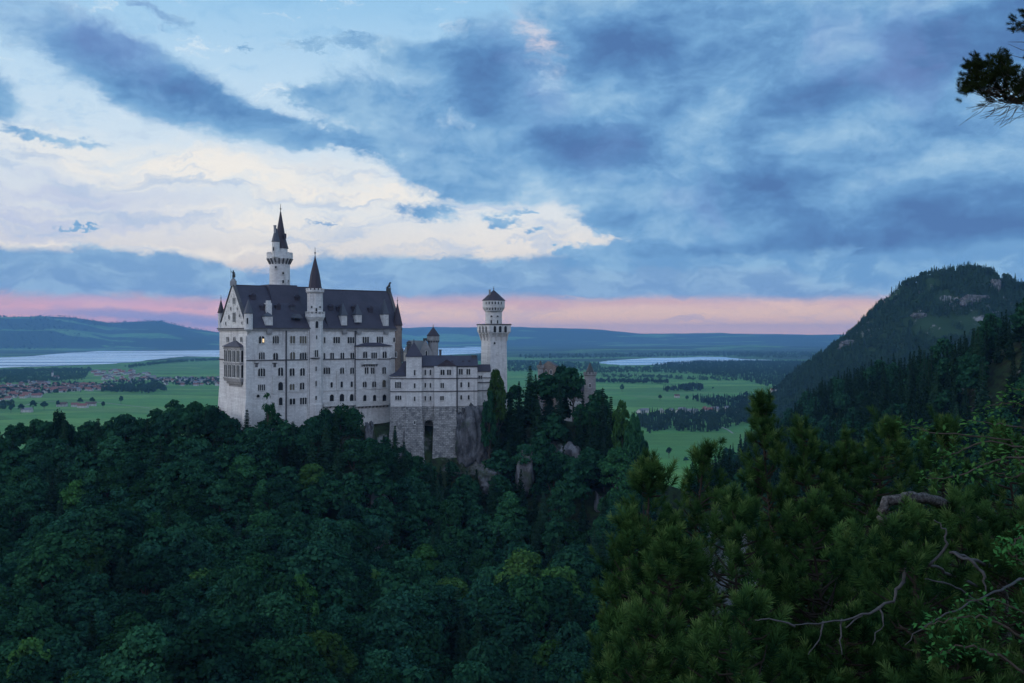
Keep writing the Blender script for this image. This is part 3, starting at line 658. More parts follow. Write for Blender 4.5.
for px in (256.5, 274.7):
    a = fr.S(px); x, y = fr.pt(a, 0); m = MB(); fr.box(m, a-.5, a+.5, -.2, 0, zy(367, y), zy(363.5, y)); fr.box(m, a-1.0, a+1.0, -.35, 0, zy(363.5, y), zy(362.7, y)); m.build('relief_bracket', M['trimd'], pal)
# west wall windows
for w in [(228,337,342,2,2.4),(234.7,337,342,2,2.4),(241.6,337,342,2,2.4),(243.7,354,358,1,1.2),(243.7,363,367,1,1.2),(243.7,370,376,1,1.2),(243.7,386,390,1,1.2),
          (224.5,396.5,401,2,2.6),(228.7,396.5,402,1,1.6),(237,397,407,1,2.2),(233.2,398,400,1,1),
          (234.2,298,304,3,2.6),(231,307,310,1,1),(237.5,307,310,1,1),(234.4,312.5,322,2,3),(229.3,315,319,1,1.2),(239.8,314,317,1,1.2),(226,322,325,1,1),(242,321.7,324,1,1)]:
    sw(pal, fr, w[0], w[1], w[2], w[3], w[4], -.02)
# gable ornament: hanging arcade strips
m = MB()
for k in range(7):
    f = (k+1)/8
    for sgn in (-1, 1):
        m = MB(); t0 = tm+sgn*tm*(1-f)*.93; z = zE+(zR-zE)*f-1.6; p = [fr.pt(-.14, t0-.25), fr.pt(0, t0-.25), fr.pt(0, t0+.25), fr.pt(-.14, t0+.25)]; m.prism(p, z-1.2, z); m.build('gable_ornament', M['trim'], pal)
# loggia on the west wall
t0 = fr.T(240.5, -1.6); t1 = fr.T(223.8, -1.6); lg = MB(); zt = zy(347, 402); zb = zy(379, 405); dp = 1.6
fr.box(lg, -dp, 0, t0, t1, zb, zt)
fr.box(lg, -dp-.25, .0, t0-.25, t1+.25, zt-.9, zt-.3); z = (zt+zb)/2; fr.box(lg, -dp-.25, 0, t0-.25, t1+.25, z-.45, z+.25); fr.box(lg, -dp-.25, 0, t0-.25, t1+.25, zb-.2, zb+.5)
for k in range(3): # corbelled foot
    fr.box(lg, -dp+.7*k, 0, t0+1.1*k, t1-1.1*k, zb-1.1*(k+1), zb-1.1*k)
log = lg.build('loggia', M['wallg'], pal)
m = MB(); fr.pyr(m, -dp-.2, 2.6, t0+.2, t1-.2, zt, zt+2.6, .5, .6); m.build('loggia_roof', M['slate'], pal)
for fl in range(2):
    zz = zb+.6 if fl == 0 else z+.4; hh = (z-zb)-1.3 if fl == 0 else (zt-z)-1.7
    for k in range(4):
        t = t0+(t1-t0)*(k+.5)/4; x, y = fr.pt(-dp, t); window(pal, x, y, zz, TH-math.pi/2, 2, (t1-t0)/4*.7, hh)
    x, y = fr.pt(-dp/2-.1, t0); window(pal, x, y, zz, TH, 1, dp*.62, hh)
# stair turret on the facade
cx, cy = fr.pt(fr.S(315.3, .4), .6); r = rw(15.5, cy)
m = MB(); m.lathe(cx, cy, [(r+.25, 124), (r+.2, zy(404, cy)), (r, zy(403, cy)), (r, zy(291, cy))], 8, TH+R(22.5))
m.lathe(cx, cy, [(r, zy(321, cy)), (r+.9, zy(317, cy)), (r+.9, zy(314, cy)), (r-.2, zy(314, cy))], 16)
m.lathe(cx, cy, [(r, zy(293.5, cy)), (r+.6, zy(292, cy)), (r+.6, zy(290.3, cy)), (r-.1, zy(290.3, cy))], 16); crenel(m, cx, cy, r+.6, zy(290.3, cy)-.02, 14, .75)
stt = m.build('stair_turret', M['wall'], pal)
m = MB(); crenel(m, cx, cy, r+.9, zy(314, cy), 16, .8, .25, .45); m.lathe(cx, cy, [(r+1.0, zy(314, cy)+.8), (r+1.0, zy(314, cy)+1.0), (r+.5, zy(314, cy)+1.0)], 16); m.build('balustrade', M['trim'], pal)
m = MB(); zs = zy(291, cy)
m.lathe(cx, cy, [(r-.3, zs), (r-.35, zs+.4), (r-1.15, zy(277, cy)), (r-1.35, zy(274, cy)), (.32, zy(258, cy)), (.1, zy(255, cy))], 8, TH+R(22.5))
sp = m.build('spire', M['slateb'], pal); m = MB(); finial(m, cx, cy, zy(256.5, cy), (258-249)*cy/F); m.build('finial', M['bronze'], sp)
for px, y0, y1, w, n in ((316.3,308,313,1.8,1),(311.5,306,308,1.8,1),(320,306,308,1.8,1),(316.8,321,328,3,1),(316.6,335.5,339,1.4,1),(316.4,350,357,3.6,2),(316,366.5,371,1.4,1),(316,381,386,1.4,1),(316,396,400,1.6,1)):
    a = fr.S(px, .6-r*.93); x, y = fr.pt(a, .6-r*.925); window(pal, x, y, zy(y1, y), TH, n, w*y/F, (y1-y0)*y/F)
a = fr.S(316, .6-r); m = MB(); fr.box(m, a-1.6, a+1.6, .6-r-.5, .6, zy(358.6, cy-r), zy(357.6, cy-r)); m.build('sill_shelf', M['trimd'], pal)
# projecting bay near the right end
s0 = fr.S(356.2, -1.1); s1 = fr.S(391, -1.1); zt = fr.Z(346.4, s0, -1.1)
m = MB(); fr.box(m, s0, s1, -1.1, .1, 130, zt); m.build('bay_wall', M['wall'], pal)
m = MB(); sm = (s0+s1)/2; p = [fr.pt(s0-.4, -1.7), fr.pt(s1+.4, -1.7), fr.pt(s1+.4, 0), fr.pt(s0-.4, 0)]; q = [fr.pt(s0+5, -.6), fr.pt(s1-6, -.6), fr.pt(s1-6, 0), fr.pt(s0+5, 0)]
m.prism(p, zt, zt+.25); m.prism(p, zt+.25, zt+1.6, q); m.build('bay_roof', M['slate'], pal)
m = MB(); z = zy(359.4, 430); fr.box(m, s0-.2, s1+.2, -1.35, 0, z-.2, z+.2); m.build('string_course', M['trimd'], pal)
m = MB(); z = zy(389.6, 430); fr.box(m, s0-.1, s1+.1, -1.3, 0, z-.16, z+.16); m.build('string_course', M['trim'], pal)
for w in [(365,351.5,358,2,4,1),(374,352.5,358.7,3,5.6,0),(384.5,351.5,358,2,4,1),(366.5,367.3,373.8,2,3.6,0),(372.6,367.3,373.8,2,3.6,0),(384,367,373.8,2,3.6,1),
          (364.6,381.5,387.3,2,3.8,1),(374,381.3,387.3,2,3.8,1),(384,380,387,1,3.6,1),(364.7,395,401,1,3.2,0),(374.5,394.8,401,1,3.2,0),(384.3,394.3,401,1,3.8,0)]:
    fw(pal, fr, w[0], w[1], w[2], w[3], w[4], -1.1, bool(w[5]), True, 'w' if w[0] == 384 and w[1] == 380 else 'd')
# balcony on the bay, and the long terrace balcony below
def balcony(px0, px1, ytop, yfl, t, out, nb, bh, name='balcony'):
    s0 = fr.S(px0, t-out); s1 = fr.S(px1, t-out); Y = fr.pt(s0, t-out)[1]; m = MB(); zf = zy(yfl, Y)
    fr.box(m, s0, s1, t-out, t, zf-.3, zf); fr.box(m, s0, s1, t-out+.05, t-out+.15, zf, zy(ytop, Y)-.2); fr.box(m, s0, s1, t-out, t-out+.25, zy(ytop, Y)-.2, zy(ytop, Y))
    n = int((s1-s0)/.8)
    for i in range(n+1):
        a = s0+(s1-s0-.15)*i/n; fr.box(m, a, a+.25, t-out+.02, t-out+.18, zf, zy(ytop, Y)-.2)
    bl = m.build(name, M['trim'], pal)
    for i in range(nb):
        a = s0+(s1-s0-.5)*i/(nb-1); m = MB(); p = [fr.pt(a, t-.3), fr.pt(a+.5, t-.3), fr.pt(a+.5, t), fr.pt(a, t)]; q = [fr.pt(a, t-out), fr.pt(a+.5, t-out), fr.pt(a+.5, t), fr.pt(a, t)]
        m.prism(p, zf-.3-bh, zf-.3, q); m.build('bracket', M['wallg'], bl)
balcony(362.8, 378.3, 361.2, 363.6, -1.1, 1.3, 7, 1.0)
balcony(323.5, 355.8, 402.3, 406, 0, 1.8, 5, .9, 'terrace')
balcony(356, 389, 402.3, 406, -1.1, 1.4, 10, .9, 'terrace')
# dormers: white stone ones at the eaves, little ones on the slope
def dormer(px, y0, y1, wpx, gab, finy, mat='wall', n=2):
    a = fr.S(px, -.2); x, y = fr.pt(a, 0); w = wpx*y/F/.9/2; z0 = zy(y1, y); z1 = zy(y0, y)
    tt = (z1-zE)/((zR-zE)/tm)+1.2 if px < 313 else (z1-zE)/((zR2-zE)/tm2)+1.2
    m = MB(); fr.box(m, a-w, a+w, -.3, tt, z0, z1); d_ = m.build('dormer', M[mat], pal)
    m = MB(); fr.pyr(m, a-w, a+w, -.3, 2*w-.3, z1, zy(finy, y), .25, .08); m.build('dormer_roof', M['lead'], d_)
    window(d_, x, fr.pt(a, -.3)[1], z0+.5*(z1-z0)*.2, TH, n, w*1.3, (z1-z0)*.75)
dormer(269, 316.5, 325.5, 7, 0, 312); dormer(344.2, 315.5, 325.5, 5.6, 0, 302.5); dormer(358.7, 315, 322.5, 6, 0, 304); dormer(385.8, 314.5, 326, 5.6, 0, 299)
m = MB()
for px in (269, 344.2, 358.7, 385.8):
    a = fr.S(px, -.2); x, y = fr.pt(a, 0); fr.box(m, a-1.1, a+1.1, -.9, 0, zE-2.2, zE-.3)
m.build('dormer_corbel', M['wallg'], pal)
def small_dormer(px, py, mat='slateb', w=1.1):
    tm, zR = (globals()['tm'], globals()['zR']) if px < 313 else (tm2, zR2)
    # solve the place on the front slope
    for t in np.linspace(0, tm, 60):
        a = fr.S(px, t); z = zE+(zR-zE)*t/tm
        if fr.Z(py, a, t) <= z: break
    m = MB(); fr.box(m, a-w, a+w, t-1.2, t+1.5, z-.8, z+.9); o = m.build('small_dormer', M[mat], pal)
    m = MB(); fr.gable(m, a-w, a+w, t-1.4, t+2.4, z+.9, z+2.1, .3, 't'); m.build('dormer_roof', M['slate'], o)
for q in ((262, 309), (277, 308.5), (291.5, 309, 'lead'), (330, 309), (338, 309.5), (353, 309.5), (369.5, 311), (252, 298), (296, 299.5)): small_dormer(*q)
# tall chimney-like gable dormer at px 269
a = fr.S(269, 4); m = MB(); fr.box(m, a-1.1, a+1.1, 3.6, 6.6, zE+3, fr.Z(303, a, 4)); fr.box(m, a-.7, a+.7, 3.6, 5.6, fr.Z(303, a, 4), fr.Z(300.5, a, 4)); m.build('roof_gablet', M['wall'], pal)
a = fr.S(297, 1); m = MB(); Y = fr.pt(a, 1)[1]; p = [fr.pt(a-1.9, -.2), fr.pt(a+2.1, -.2), fr.pt(a+2.1, 4), fr.pt(a-1.9, 4)]; m.prism(p, zy(318.4, Y), zy(317.5, Y)); m.prism(p, zy(317.5, Y), zy(314, Y), [fr.pt(a-.6, .5), fr.pt(a+1, .5), fr.pt(a+1, 4), fr.pt(a-.6, 4)]); m.build('shed_dormer', M['lead'], pal)
# corner turrets
def turret(px, Y, wpx, y0, y1, ytip, fin, mat='slateb', corb=True, n=10, wall='wall', nm='corner_turret'):
    cx, cy = tower_center(px, Y); r = rw(wpx, Y); m = MB(); pr = [(r, zy(y1, Y)), (r, zy(y0, Y))]
    if corb: pr = [(.1, zy(y1+4, Y)), (r*.75, zy(y1+1.2, Y))]+pr
    m.lathe(cx, cy, pr, n); o = m.build(nm, M[wall], pal)
    m = MB(); m.lathe(cx, cy, [(r+.3, zy(y0, Y)), (r+.3, zy(y0, Y)+.2), (.12, zy(ytip, Y))], n); s_ = m.build('spire', M[mat], o)
    if fin: m = MB(); finial(m, cx, cy, zy(ytip, Y), fin*Y/F, .1); m.build('finial', M['bronze'], s_)
    return o, cx, cy, r
xb, yb = fr.pt(.4, D-.6); turret(512+F*xb/yb+0.0, yb, 5.6, 313, 329, 300, 5)
o, cx, cy, r = turret(248.4, 399.5, 8.6, 313.5, 329.5, 299.5, 0, 'lead'); tw(o, cx, cy, r, 247.5, 318, 324, 1.6)
xb, yb = fr.pt(L-1.0, .6); o, cx, cy, r = turret(512+F*xb/yb-.4, yb, 9, 325.5, 420, 303, 6, 'slateb', False, 8, 'brick', 'corner_turret'); tw(o, cx, cy, r, 396, 352, 357, 1.6)
# roof figures: knight statue on the left gable, lion on the right gable
x, y = fr.pt(0.2, tm); Y = y; m = MB(); zb = zR+1.0
m.prism([(x-1.1, y-1), (x+1.1, y-1), (x+1.1, y+1), (x-1.1, y+1)], zb-1.4, zb+.8); m.prism([(x-.7, y-.7), (x+.7, y-.7), (x+.7, y+.7), (x-.7, y+.7)], zb+.8, zb+1.5); m.build('pedestal', M['wallg'], pal)
m = MB(); z0 = zb+1.5
for sx in (-.25, .28): m.tube([(x+sx, y, z0), (x+sx*.9, y, z0+.9), (x+sx*.6, y, z0+1.7)], [.2, .24, .3], 6)
m.tube([(x, y, z0+1.5), (x, y, z0+2.2), (x, y, z0+2.9)], [.38, .42, .52], 8); m.tube([(x, y, z0+2.9), (x, y, z0+3.15), (x, y, z0+3.4), (x, y, z0+3.65)], [.15, .27, .27, .1], 8)
m.tube([(x-.45, y, z0+2.8), (x-.85, y-.1, z0+2.9), (x-1.0, y-.1, z0+3.4)], .14, 5); m.tube([(x-1.0, y-.1, z0+.2), (x-1.0, y-.1, z0+4.4)], .06, 5)
m.tube([(x+.45, y, z0+2.8), (x+.7, y-.1, z0+2.2), (x+.55, y-.3, z0+1.6)], .14, 5); m.prism([(x+.35, y-.4), (x+.95, y-.4), (x+.95, y-.3), (x+.35, y-.3)], z0+.6, z0+2.0)
m.build('knight_statue', M['bronze'], pal)
x, y = fr.pt(L-.6, tm2); zb = zR2+.9; m = MB()
m.prism([(x-1, y-.8), (x+1, y-.8), (x+1, y+.8), (x-1, y+.8)], zb-1.6, zb+.7)
m.tube([(x-.9, y, zb+.8), (x-.2, y, zb+1.2), (x+.4, y, zb+2.1), (x+.5, y, zb+2.8)], [.35, .55, .55, .35], 8); m.tube([(x+.4, y, zb+2.7), (x+.75, y, zb+3.1), (x+1.25, y, zb+3.0)], [.42, .45, .22], 8)
m.tube([(x+.7, y+.2, zb+.7), (x+.65, y+.1, zb+2.0)], .2, 6); m.build('lion_figure', M['bronze'], pal)
# the tall north tower
Y = 428; cx, cy = tower_center(279.8, Y); r = rw(20.2, Y); m = MB()
m.lathe(cx, cy, [(r+.3, zR-8), (r, zy(283, Y)), (r-.1, zy(263, Y))], 24)
m.lathe(cx, cy, [(r-.1, zy(263.5, Y)), (r+1.15, zy(259, Y)), (r+1.15, zy(255, Y)), (r+.7, zy(255, Y))], 24)
crenel(m, cx, cy, r+1.15, zy(255, Y)-.01, 16, 1.0, .4, .72)
tt = m.build('tall_tower', M['wall'], pal)
m = MB(); corbels(m, cx, cy, r, zy(264.5, Y), zy(259, Y), 18, 1.35); m.build('corbel_ring', M['trimd'], tt)
for px, y0, y1, w in ((276,266,268.5,1.8),(283,272,274.3,1.8),(283,280,283,1.8),(288,280,282,1.2),(276,259.5,262.5,1.8)): tw(tt, cx, cy, r+.05, px, y0, y1, w)
m = MB(); r2 = rw(14, Y); c2x = cx+rw(1.6, Y)
m.lathe(c2x, cy, [(r2, zy(259, Y)), (r2, zy(247.5, Y))], 12); m.build('upper_turret', M['wall'], tt)
m = MB(); m.lathe(c2x, cy, [(r2+.35, zy(248.7, Y)), (r2+.25, zy(247.9, Y)), (r2-.9, zy(238, Y)), (.28, zy(212.5, Y)), (.12, zy(211, Y))], 8, .2); s_ = m.build('spire', M['slateb'], tt)
m = MB(); finial(m, c2x, cy, zy(212, Y), 8.0*Y/F, .12); m.build('finial', M['bronze'], s_)
m = MB(); c3x, c3y = tower_center(275.8, Y-4.6); r3 = rw(7.6, Y-4); m.lathe(c3x, c3y, [(r3, zy(258, Y)), (r3, zy(243, Y))], 10); st = m.build('side_turret', M['wall'], tt); tw(st, c3x, c3y, r3, 273.8, 247, 251, 1.4)
m = MB(); m.lathe(c3x, c3y, [(r3+.3, zy(242.8, Y)), (r3+.2, zy(242.4, Y)), (.5, zy(230, Y)), (.1, zy(229, Y))], 10); m.build('spire', M['lead'], st)
m = MB(); x_, _ = tower_center(275, Y-5); m.prism([(x_-.45, Y-5.5), (x_+.45, Y-5.5), (x_+.45, Y-4.6), (x_-.45, Y-4.6)], zy(240, Y), zy(226.5, Y)); m.prism([(x_-.6, Y-5.65), (x_+.6, Y-5.65), (x_+.6, Y-4.45), (x_-.6, Y-4.45)], zy(227.5, Y), zy(226.9, Y)); m.build('chimney', M['wallg'], tt)
m = MB(); x_ = cx+rw(12.5, Y); m.prism([(x_-.4, Y-2), (x_+.4, Y-2), (x_+.4, Y-1), (x_-.4, Y-1)], zy(239, Y), zy(234, Y)); m.build('spire_dormer', M['slate'], tt)

# ---------------- side wing
def wing():
    f2 = Frame(388.5, 428, R(6)); S = f2.S; pt = f2.pt
    wg = empty('side_wing', (*pt(0, 0), 118), 'lower white wing right of the palace on tall rough masonry piers with an arched recess', 'castle wing')
    Yb = 429; z379 = zy(378.4, Yb); zm = zy(406.3, Yb); z391 = zy(391.3, Yb)
    def block(p0, p1, t0, t1, ztop, zmas=zm, e=1.4, zbase=116):
        a0, a1 = S(p0, t0), S(p1, t0); m = MB(); f2.box(m, a0, a1, t0, t1, zmas, ztop); w_ = m.build('wall', M['wall'], wg)
        if zbase is not None: m = MB(); f2.batter(m, a0, a1, t0, t1, zbase, zmas-.02, e*.2); m.prism([pt(a0-e, t0-e*1.4), pt(a1+e, t0-e*1.4), pt(a1+e, t1), pt(a0-e, t1)], zbase, zmas-.6, [pt(a0, t0-.1), pt(a1, t0-.1), pt(a1, t1), pt(a0, t1)]); m.build('masonry_base', M['mason'], wg)
        for z in (z391, z379):
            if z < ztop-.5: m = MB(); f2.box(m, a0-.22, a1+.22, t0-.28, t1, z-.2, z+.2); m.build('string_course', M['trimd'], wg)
        return a0, a1
    # stair block with concave roof
    a0, a1 = block(390.5, 406.8, -1.0, 9, zy(376.3, 427))
    m = MB(); Z = zy(376.2, 427); Zt = zy(361.5, 430)
    prof = [(0, 0), (.2, .1), (.42, .27), (.62, .55), (.8, 1)]
    for (f0, h0), (f1, h1) in zip(prof[:-1], prof[1:]):
        A0, A1, B0, B1 = a0-.9+(a1-a0+.9)*f0, a0-.9+(a1-a0+.9)*f1, a1+.2-.6*f0, a1+.2-.6*f1
        q0 = [pt(A0, -1.6+f0*4.5), pt(B0, -1.6+f0*4.5), pt(B0, 9), pt(A0, 9)]; q1 = [pt(A1, -1.6+f1*4.5), pt(B1, -1.6+f1*4.5), pt(B1, 9), pt(A1, 9)]
        m.prism(q0, Z+(Zt-Z)*h0, Z+(Zt-Z)*h1, q1)
    m.build('curved_roof', M['slate'], wg)
    for w in ((398, 382, 388, 3, 5.8), (398.3, 395.7, 399.8, 3, 6)): fw(wg, f2, w[0], w[1], w[2], w[3], w[4], -1.0)
    # square stair tower
    a0, a1 = block(406.2, 421.7, -1.8, 5.5, zy(356.8, 426), e=1.8)
    m = MB(); f2.pyr(m, a0, a1, -1.8, 5.5, zy(356.8, 426), zy(342, 430), .45, .1); r_ = m.build('tower_roof', M['slate'], wg)
    m = MB(); x, y = pt((a0+a1)/2, 1.9); finial(m, x, y, zy(342.5, 430), 1.6, .15); m.build('finial', M['bronze'], r_)
    for y0, y1 in ((370, 375.3), (383.3, 388), (396.5, 401), (421, 424)): fw(wg, f2, 414.7, y0, y1, 1, 1.5, -1.8, out=.0 if y1 < 405 else .9)
    # main wing body
    zE2 = zy(366.3, 428)
    b0, b1 = block(421.7, 434.2, 0, 10, zE2, zbase=None)
    for px in (425.3, 430.4):
        for y0, y1 in ((369.7, 375), (383, 387.6), (396, 400.5)): fw(wg, f2, px, y0, y1, 1, 1.3, 0)
    # recessed masonry arch between the piers
    z0 = 116; za = zy(424.5, 429); ac = (S(424.2, 0)+S(433.6, 0))/2; ra = (S(433.2, 0)-S(424.4, 0))/2
    m = MB(); n = 10; arc = [(ac-ra*math.cos(math.pi*i/n), za+ra*math.sin(math.pi*i/n)) for i in range(n+1)]
    Lx, Rx = b0, b1
    for (x0, za0), (x1, za1) in zip(arc[:-1], arc[1:]):
        m.hull8([(*pt(x0, 0), za0), (*pt(x1, 0), za1), (*pt(x1, 9), za1), (*pt(x0, 9), za0)], [(*pt(x0, 0), zm), (*pt(x1, 0), zm), (*pt(x1, 9), zm), (*pt(x0, 9), zm)])
    f2.box(m, Lx, ac-ra, 0, 9, z0, zm); f2.box(m, ac+ra, Rx, 0, 9, z0, zm); f2.box(m, ac-ra, ac+ra, 7, 9, z0, za+ra+.3)
    m.build('arched_recess', M['mason'], wg)
    m = MB(); f2.box(m, Lx+.1, Rx-.1, 6.6, 7.1, z0, za+ra); m.build('recess_back_wall', M['mason'], wg)
    # gabled bay
    c0, c1 = block(434.2, 456.2, -1.6, 10, zE2, e=1.3); zt = zy(356.5, 428)
    m = MB(); f2.gable(m, S(437.5, -1.6), S(456.2, -1.6), -1.6, 5, zE2, zt-1.2, .4, 't'); m.build('bay_roof', M['slateb'], wg)
    for w in ((442.5, 369.6, 375, 2, 4), (449, 369.6, 375, 2, 4), (442.2, 383, 388, 2, 3.6), (442, 396, 400.2, 2, 3.6)): fw(wg, f2, w[0], w[1], w[2], w[3], w[4], -1.6)
    a = S(449.5, -1.6); x, y = pt(a, -1.6); m = MB(); f2.box(m, a-2, a+2, -1.75, -1.6, zy(389.8, y), zy(388.8, y)); m.build('relief_band', M['trim'], wg)
    # right part
    d0, d1 = block(456.2, 477.4, -.2, 10, zE2, zbase=None)
    m = MB(); f2.box(m, d0, d1, -.1, 10, zm-7, zm); m.build('rock_footing', M['mason'], wg)
    for px in (460.8, 468.3): 
        fw(wg, f2, px, 369, 374.7, 2, 3.6, -.2)
    for px in (461.2, 468.7):
        for y0, y1 in ((382.3, 387.3), (395, 399.5)): fw(wg, f2, px, y0, y1, 1, 1.6, -.2)
    for px in (434.4, 457.3, 421.2, 405):
        a = S(px, -.4); m = MB(); f2.box(m, a-.17, a+.17, -.5 if px != 457.3 else -.7, 0, zm-3, zE2); m.build('downpipe', M['pipe'], wg)
    m = MB(); f2.gable(m, b0, d1, 0, 10, zE2, zy(355.4, 434), .7); m.build('roof', M['slate'], wg)
    m = MB(); f2.box(m, b0, d1, -.45, .1, zE2-.5, zE2-.05); m.build('gutter', M['trimd'], wg)
    def chim(px, t, y0, y1, w):
        a = S(px, t); x, y = pt(a, t); q = w*y/F/2; m = MB(); m.prism([(x-q, y-q), (x+q, y-q), (x+q, y+q), (x-q, y+q)], zy(y1, y), zy(y0, y)-.5); m.prism([(x-q*1.25, y-q*1.25), (x+q*1.25, y-q*1.25), (x+q*1.25, y+q*1.25), (x-q*1.25, y+q*1.25)], zy(y0, y)-.5, zy(y0, y)); m.build('chimney', M['trimd'], wg)
    chim(440.3, 5, 349.5, 358, 2.2); chim(473.8, 4, 355, 362, 4); chim(451, 6, 355, 357, 1.5)
    m = MB()
    for px in (447, 452, 463, 469): a = S(px, 3); x, y = pt(a, 2.2); f2.box(m, a-.5, a+.5, 1.5, 3, zE2+1.2, zE2+2.3)
    m.build('roof_hatches', M['slateb'], wg)
    # link block towards the square tower
    e0, e1 = block(477.6, 489.8, 2.5, 9, zy(371.8, 432), zbase=118)
    m = MB(); f2.gable(m, e0+.3, e1+.3, 2.5, 9, zy(371.8, 432), zy(364.5, 436), .5); m.build('link_roof', M['slateb'], wg)
    fw(wg, f2, 480.3, 375.5, 379, 2, 3.4, 2.5)
    m = MB(); f2.box(m, e0, e1, 2.2, 2.6, zy(383.3, 432), zy(382.3, 432)); m.build('string_course', M['trimd'], wg)
wing()
# ---------------- gabled knights' house and round tower behind the wing
def knights():
    f3 = Frame(419, 452, R(20)); kh = empty('gabled_house', (*f3.pt(0, 0), 150), 'grey gabled house with round turret rising behind the wing roof', 'castle building')
    a0, a1 = 0, f3.S(432.5, 0); zt = zy(340.2, 452); ze = zy(353.5, 452); m = MB(); f3.box(m, a0, a1, 0, 30, 150, ze)
    am = (a0+a1)/2; p = [f3.pt(a0, 0), f3.pt(a1, 0), f3.pt(am, 0)]; q = [f3.pt(a0, .8), f3.pt(a1, .8), f3.pt(am, .8)]; zz = [ze, ze, zt]
    m.add([(*v, z) for v, z in zip(p, zz)]+[(*v, z) for v, z in zip(q, zz)], [(0, 1, 2), (5, 4, 3), (0, 2, 5, 3), (1, 4, 5, 2), (0, 3, 4, 1)]); m.build('wall', M['wallg'], kh)
    m = MB(); f3.gable(m, a0, a1, .9, 30, ze, zt-.2, .1, 't'); m.build('roof', M['lead'], kh)
    fw(kh, f3, 426.3, 351, 356, 1, 1.8, 0)
    Y = 458; cx, cy = tower_center(433.2, Y); r = rw(10.2, Y); m = MB(); m.lathe(cx, cy, [(r, 150), (r, zy(342, Y)), (r+.5, zy(340.5, Y)), (r+.5, zy(336, Y))], 18); rt = m.build('round_turret', M['wallg'], kh)
    m = MB(); corbels(m, cx, cy, r, zy(342.5, Y), zy(340.5, Y), 14, .6); m.build('corbel_ring', M['trimd'], rt)
    m = MB(); m.lathe(cx, cy, [(r+.7, zy(336, Y)), (r+.7, zy(335.6, Y)), (.12, zy(327, Y))], 18); s_ = m.build('cone_roof', M['slateb'], rt)
    m = MB(); finial(m, cx, cy, zy(327.5, Y), 1.6, .1); m.build('finial', M['bronze'], s_)
    for px in (431, 435): tw(rt, cx, cy, r, px, 338, 340, 1)
    m = MB(); x, y = f3.pt(am, 1.2); m.prism([(x-.9, y), (x+.9, y), (x+.9, y+1.2), (x-.9, y+1.2)], zt-.4, zt+.9); m.build('ridge_stone', M['bronze'], kh)
    for px, y0 in ((408.8, 340.5), (402, 348)):
        x = (px-512)/F*440; m = MB(); s_ = 1 if px > 405 else .6
        m.prism([(x-.9*s_, 440), (x+.9*s_, 440), (x+.9*s_, 441.5), (x-.9*s_, 441.5)], zy(362, 440), zy(y0+5, 440)); m.lathe(x, 440.7, [(.7*s_, zy(y0+5, 440)), (1.3*s_, zy(y0+3.8, 440)), (.9*s_, zy(y0+2.5, 440)), (1.2*s_, zy(y0+1.8, 440)), (.2, zy(y0, 440))], 8); m.build('ornate_chimney', M['trimd'], kh)
knights()
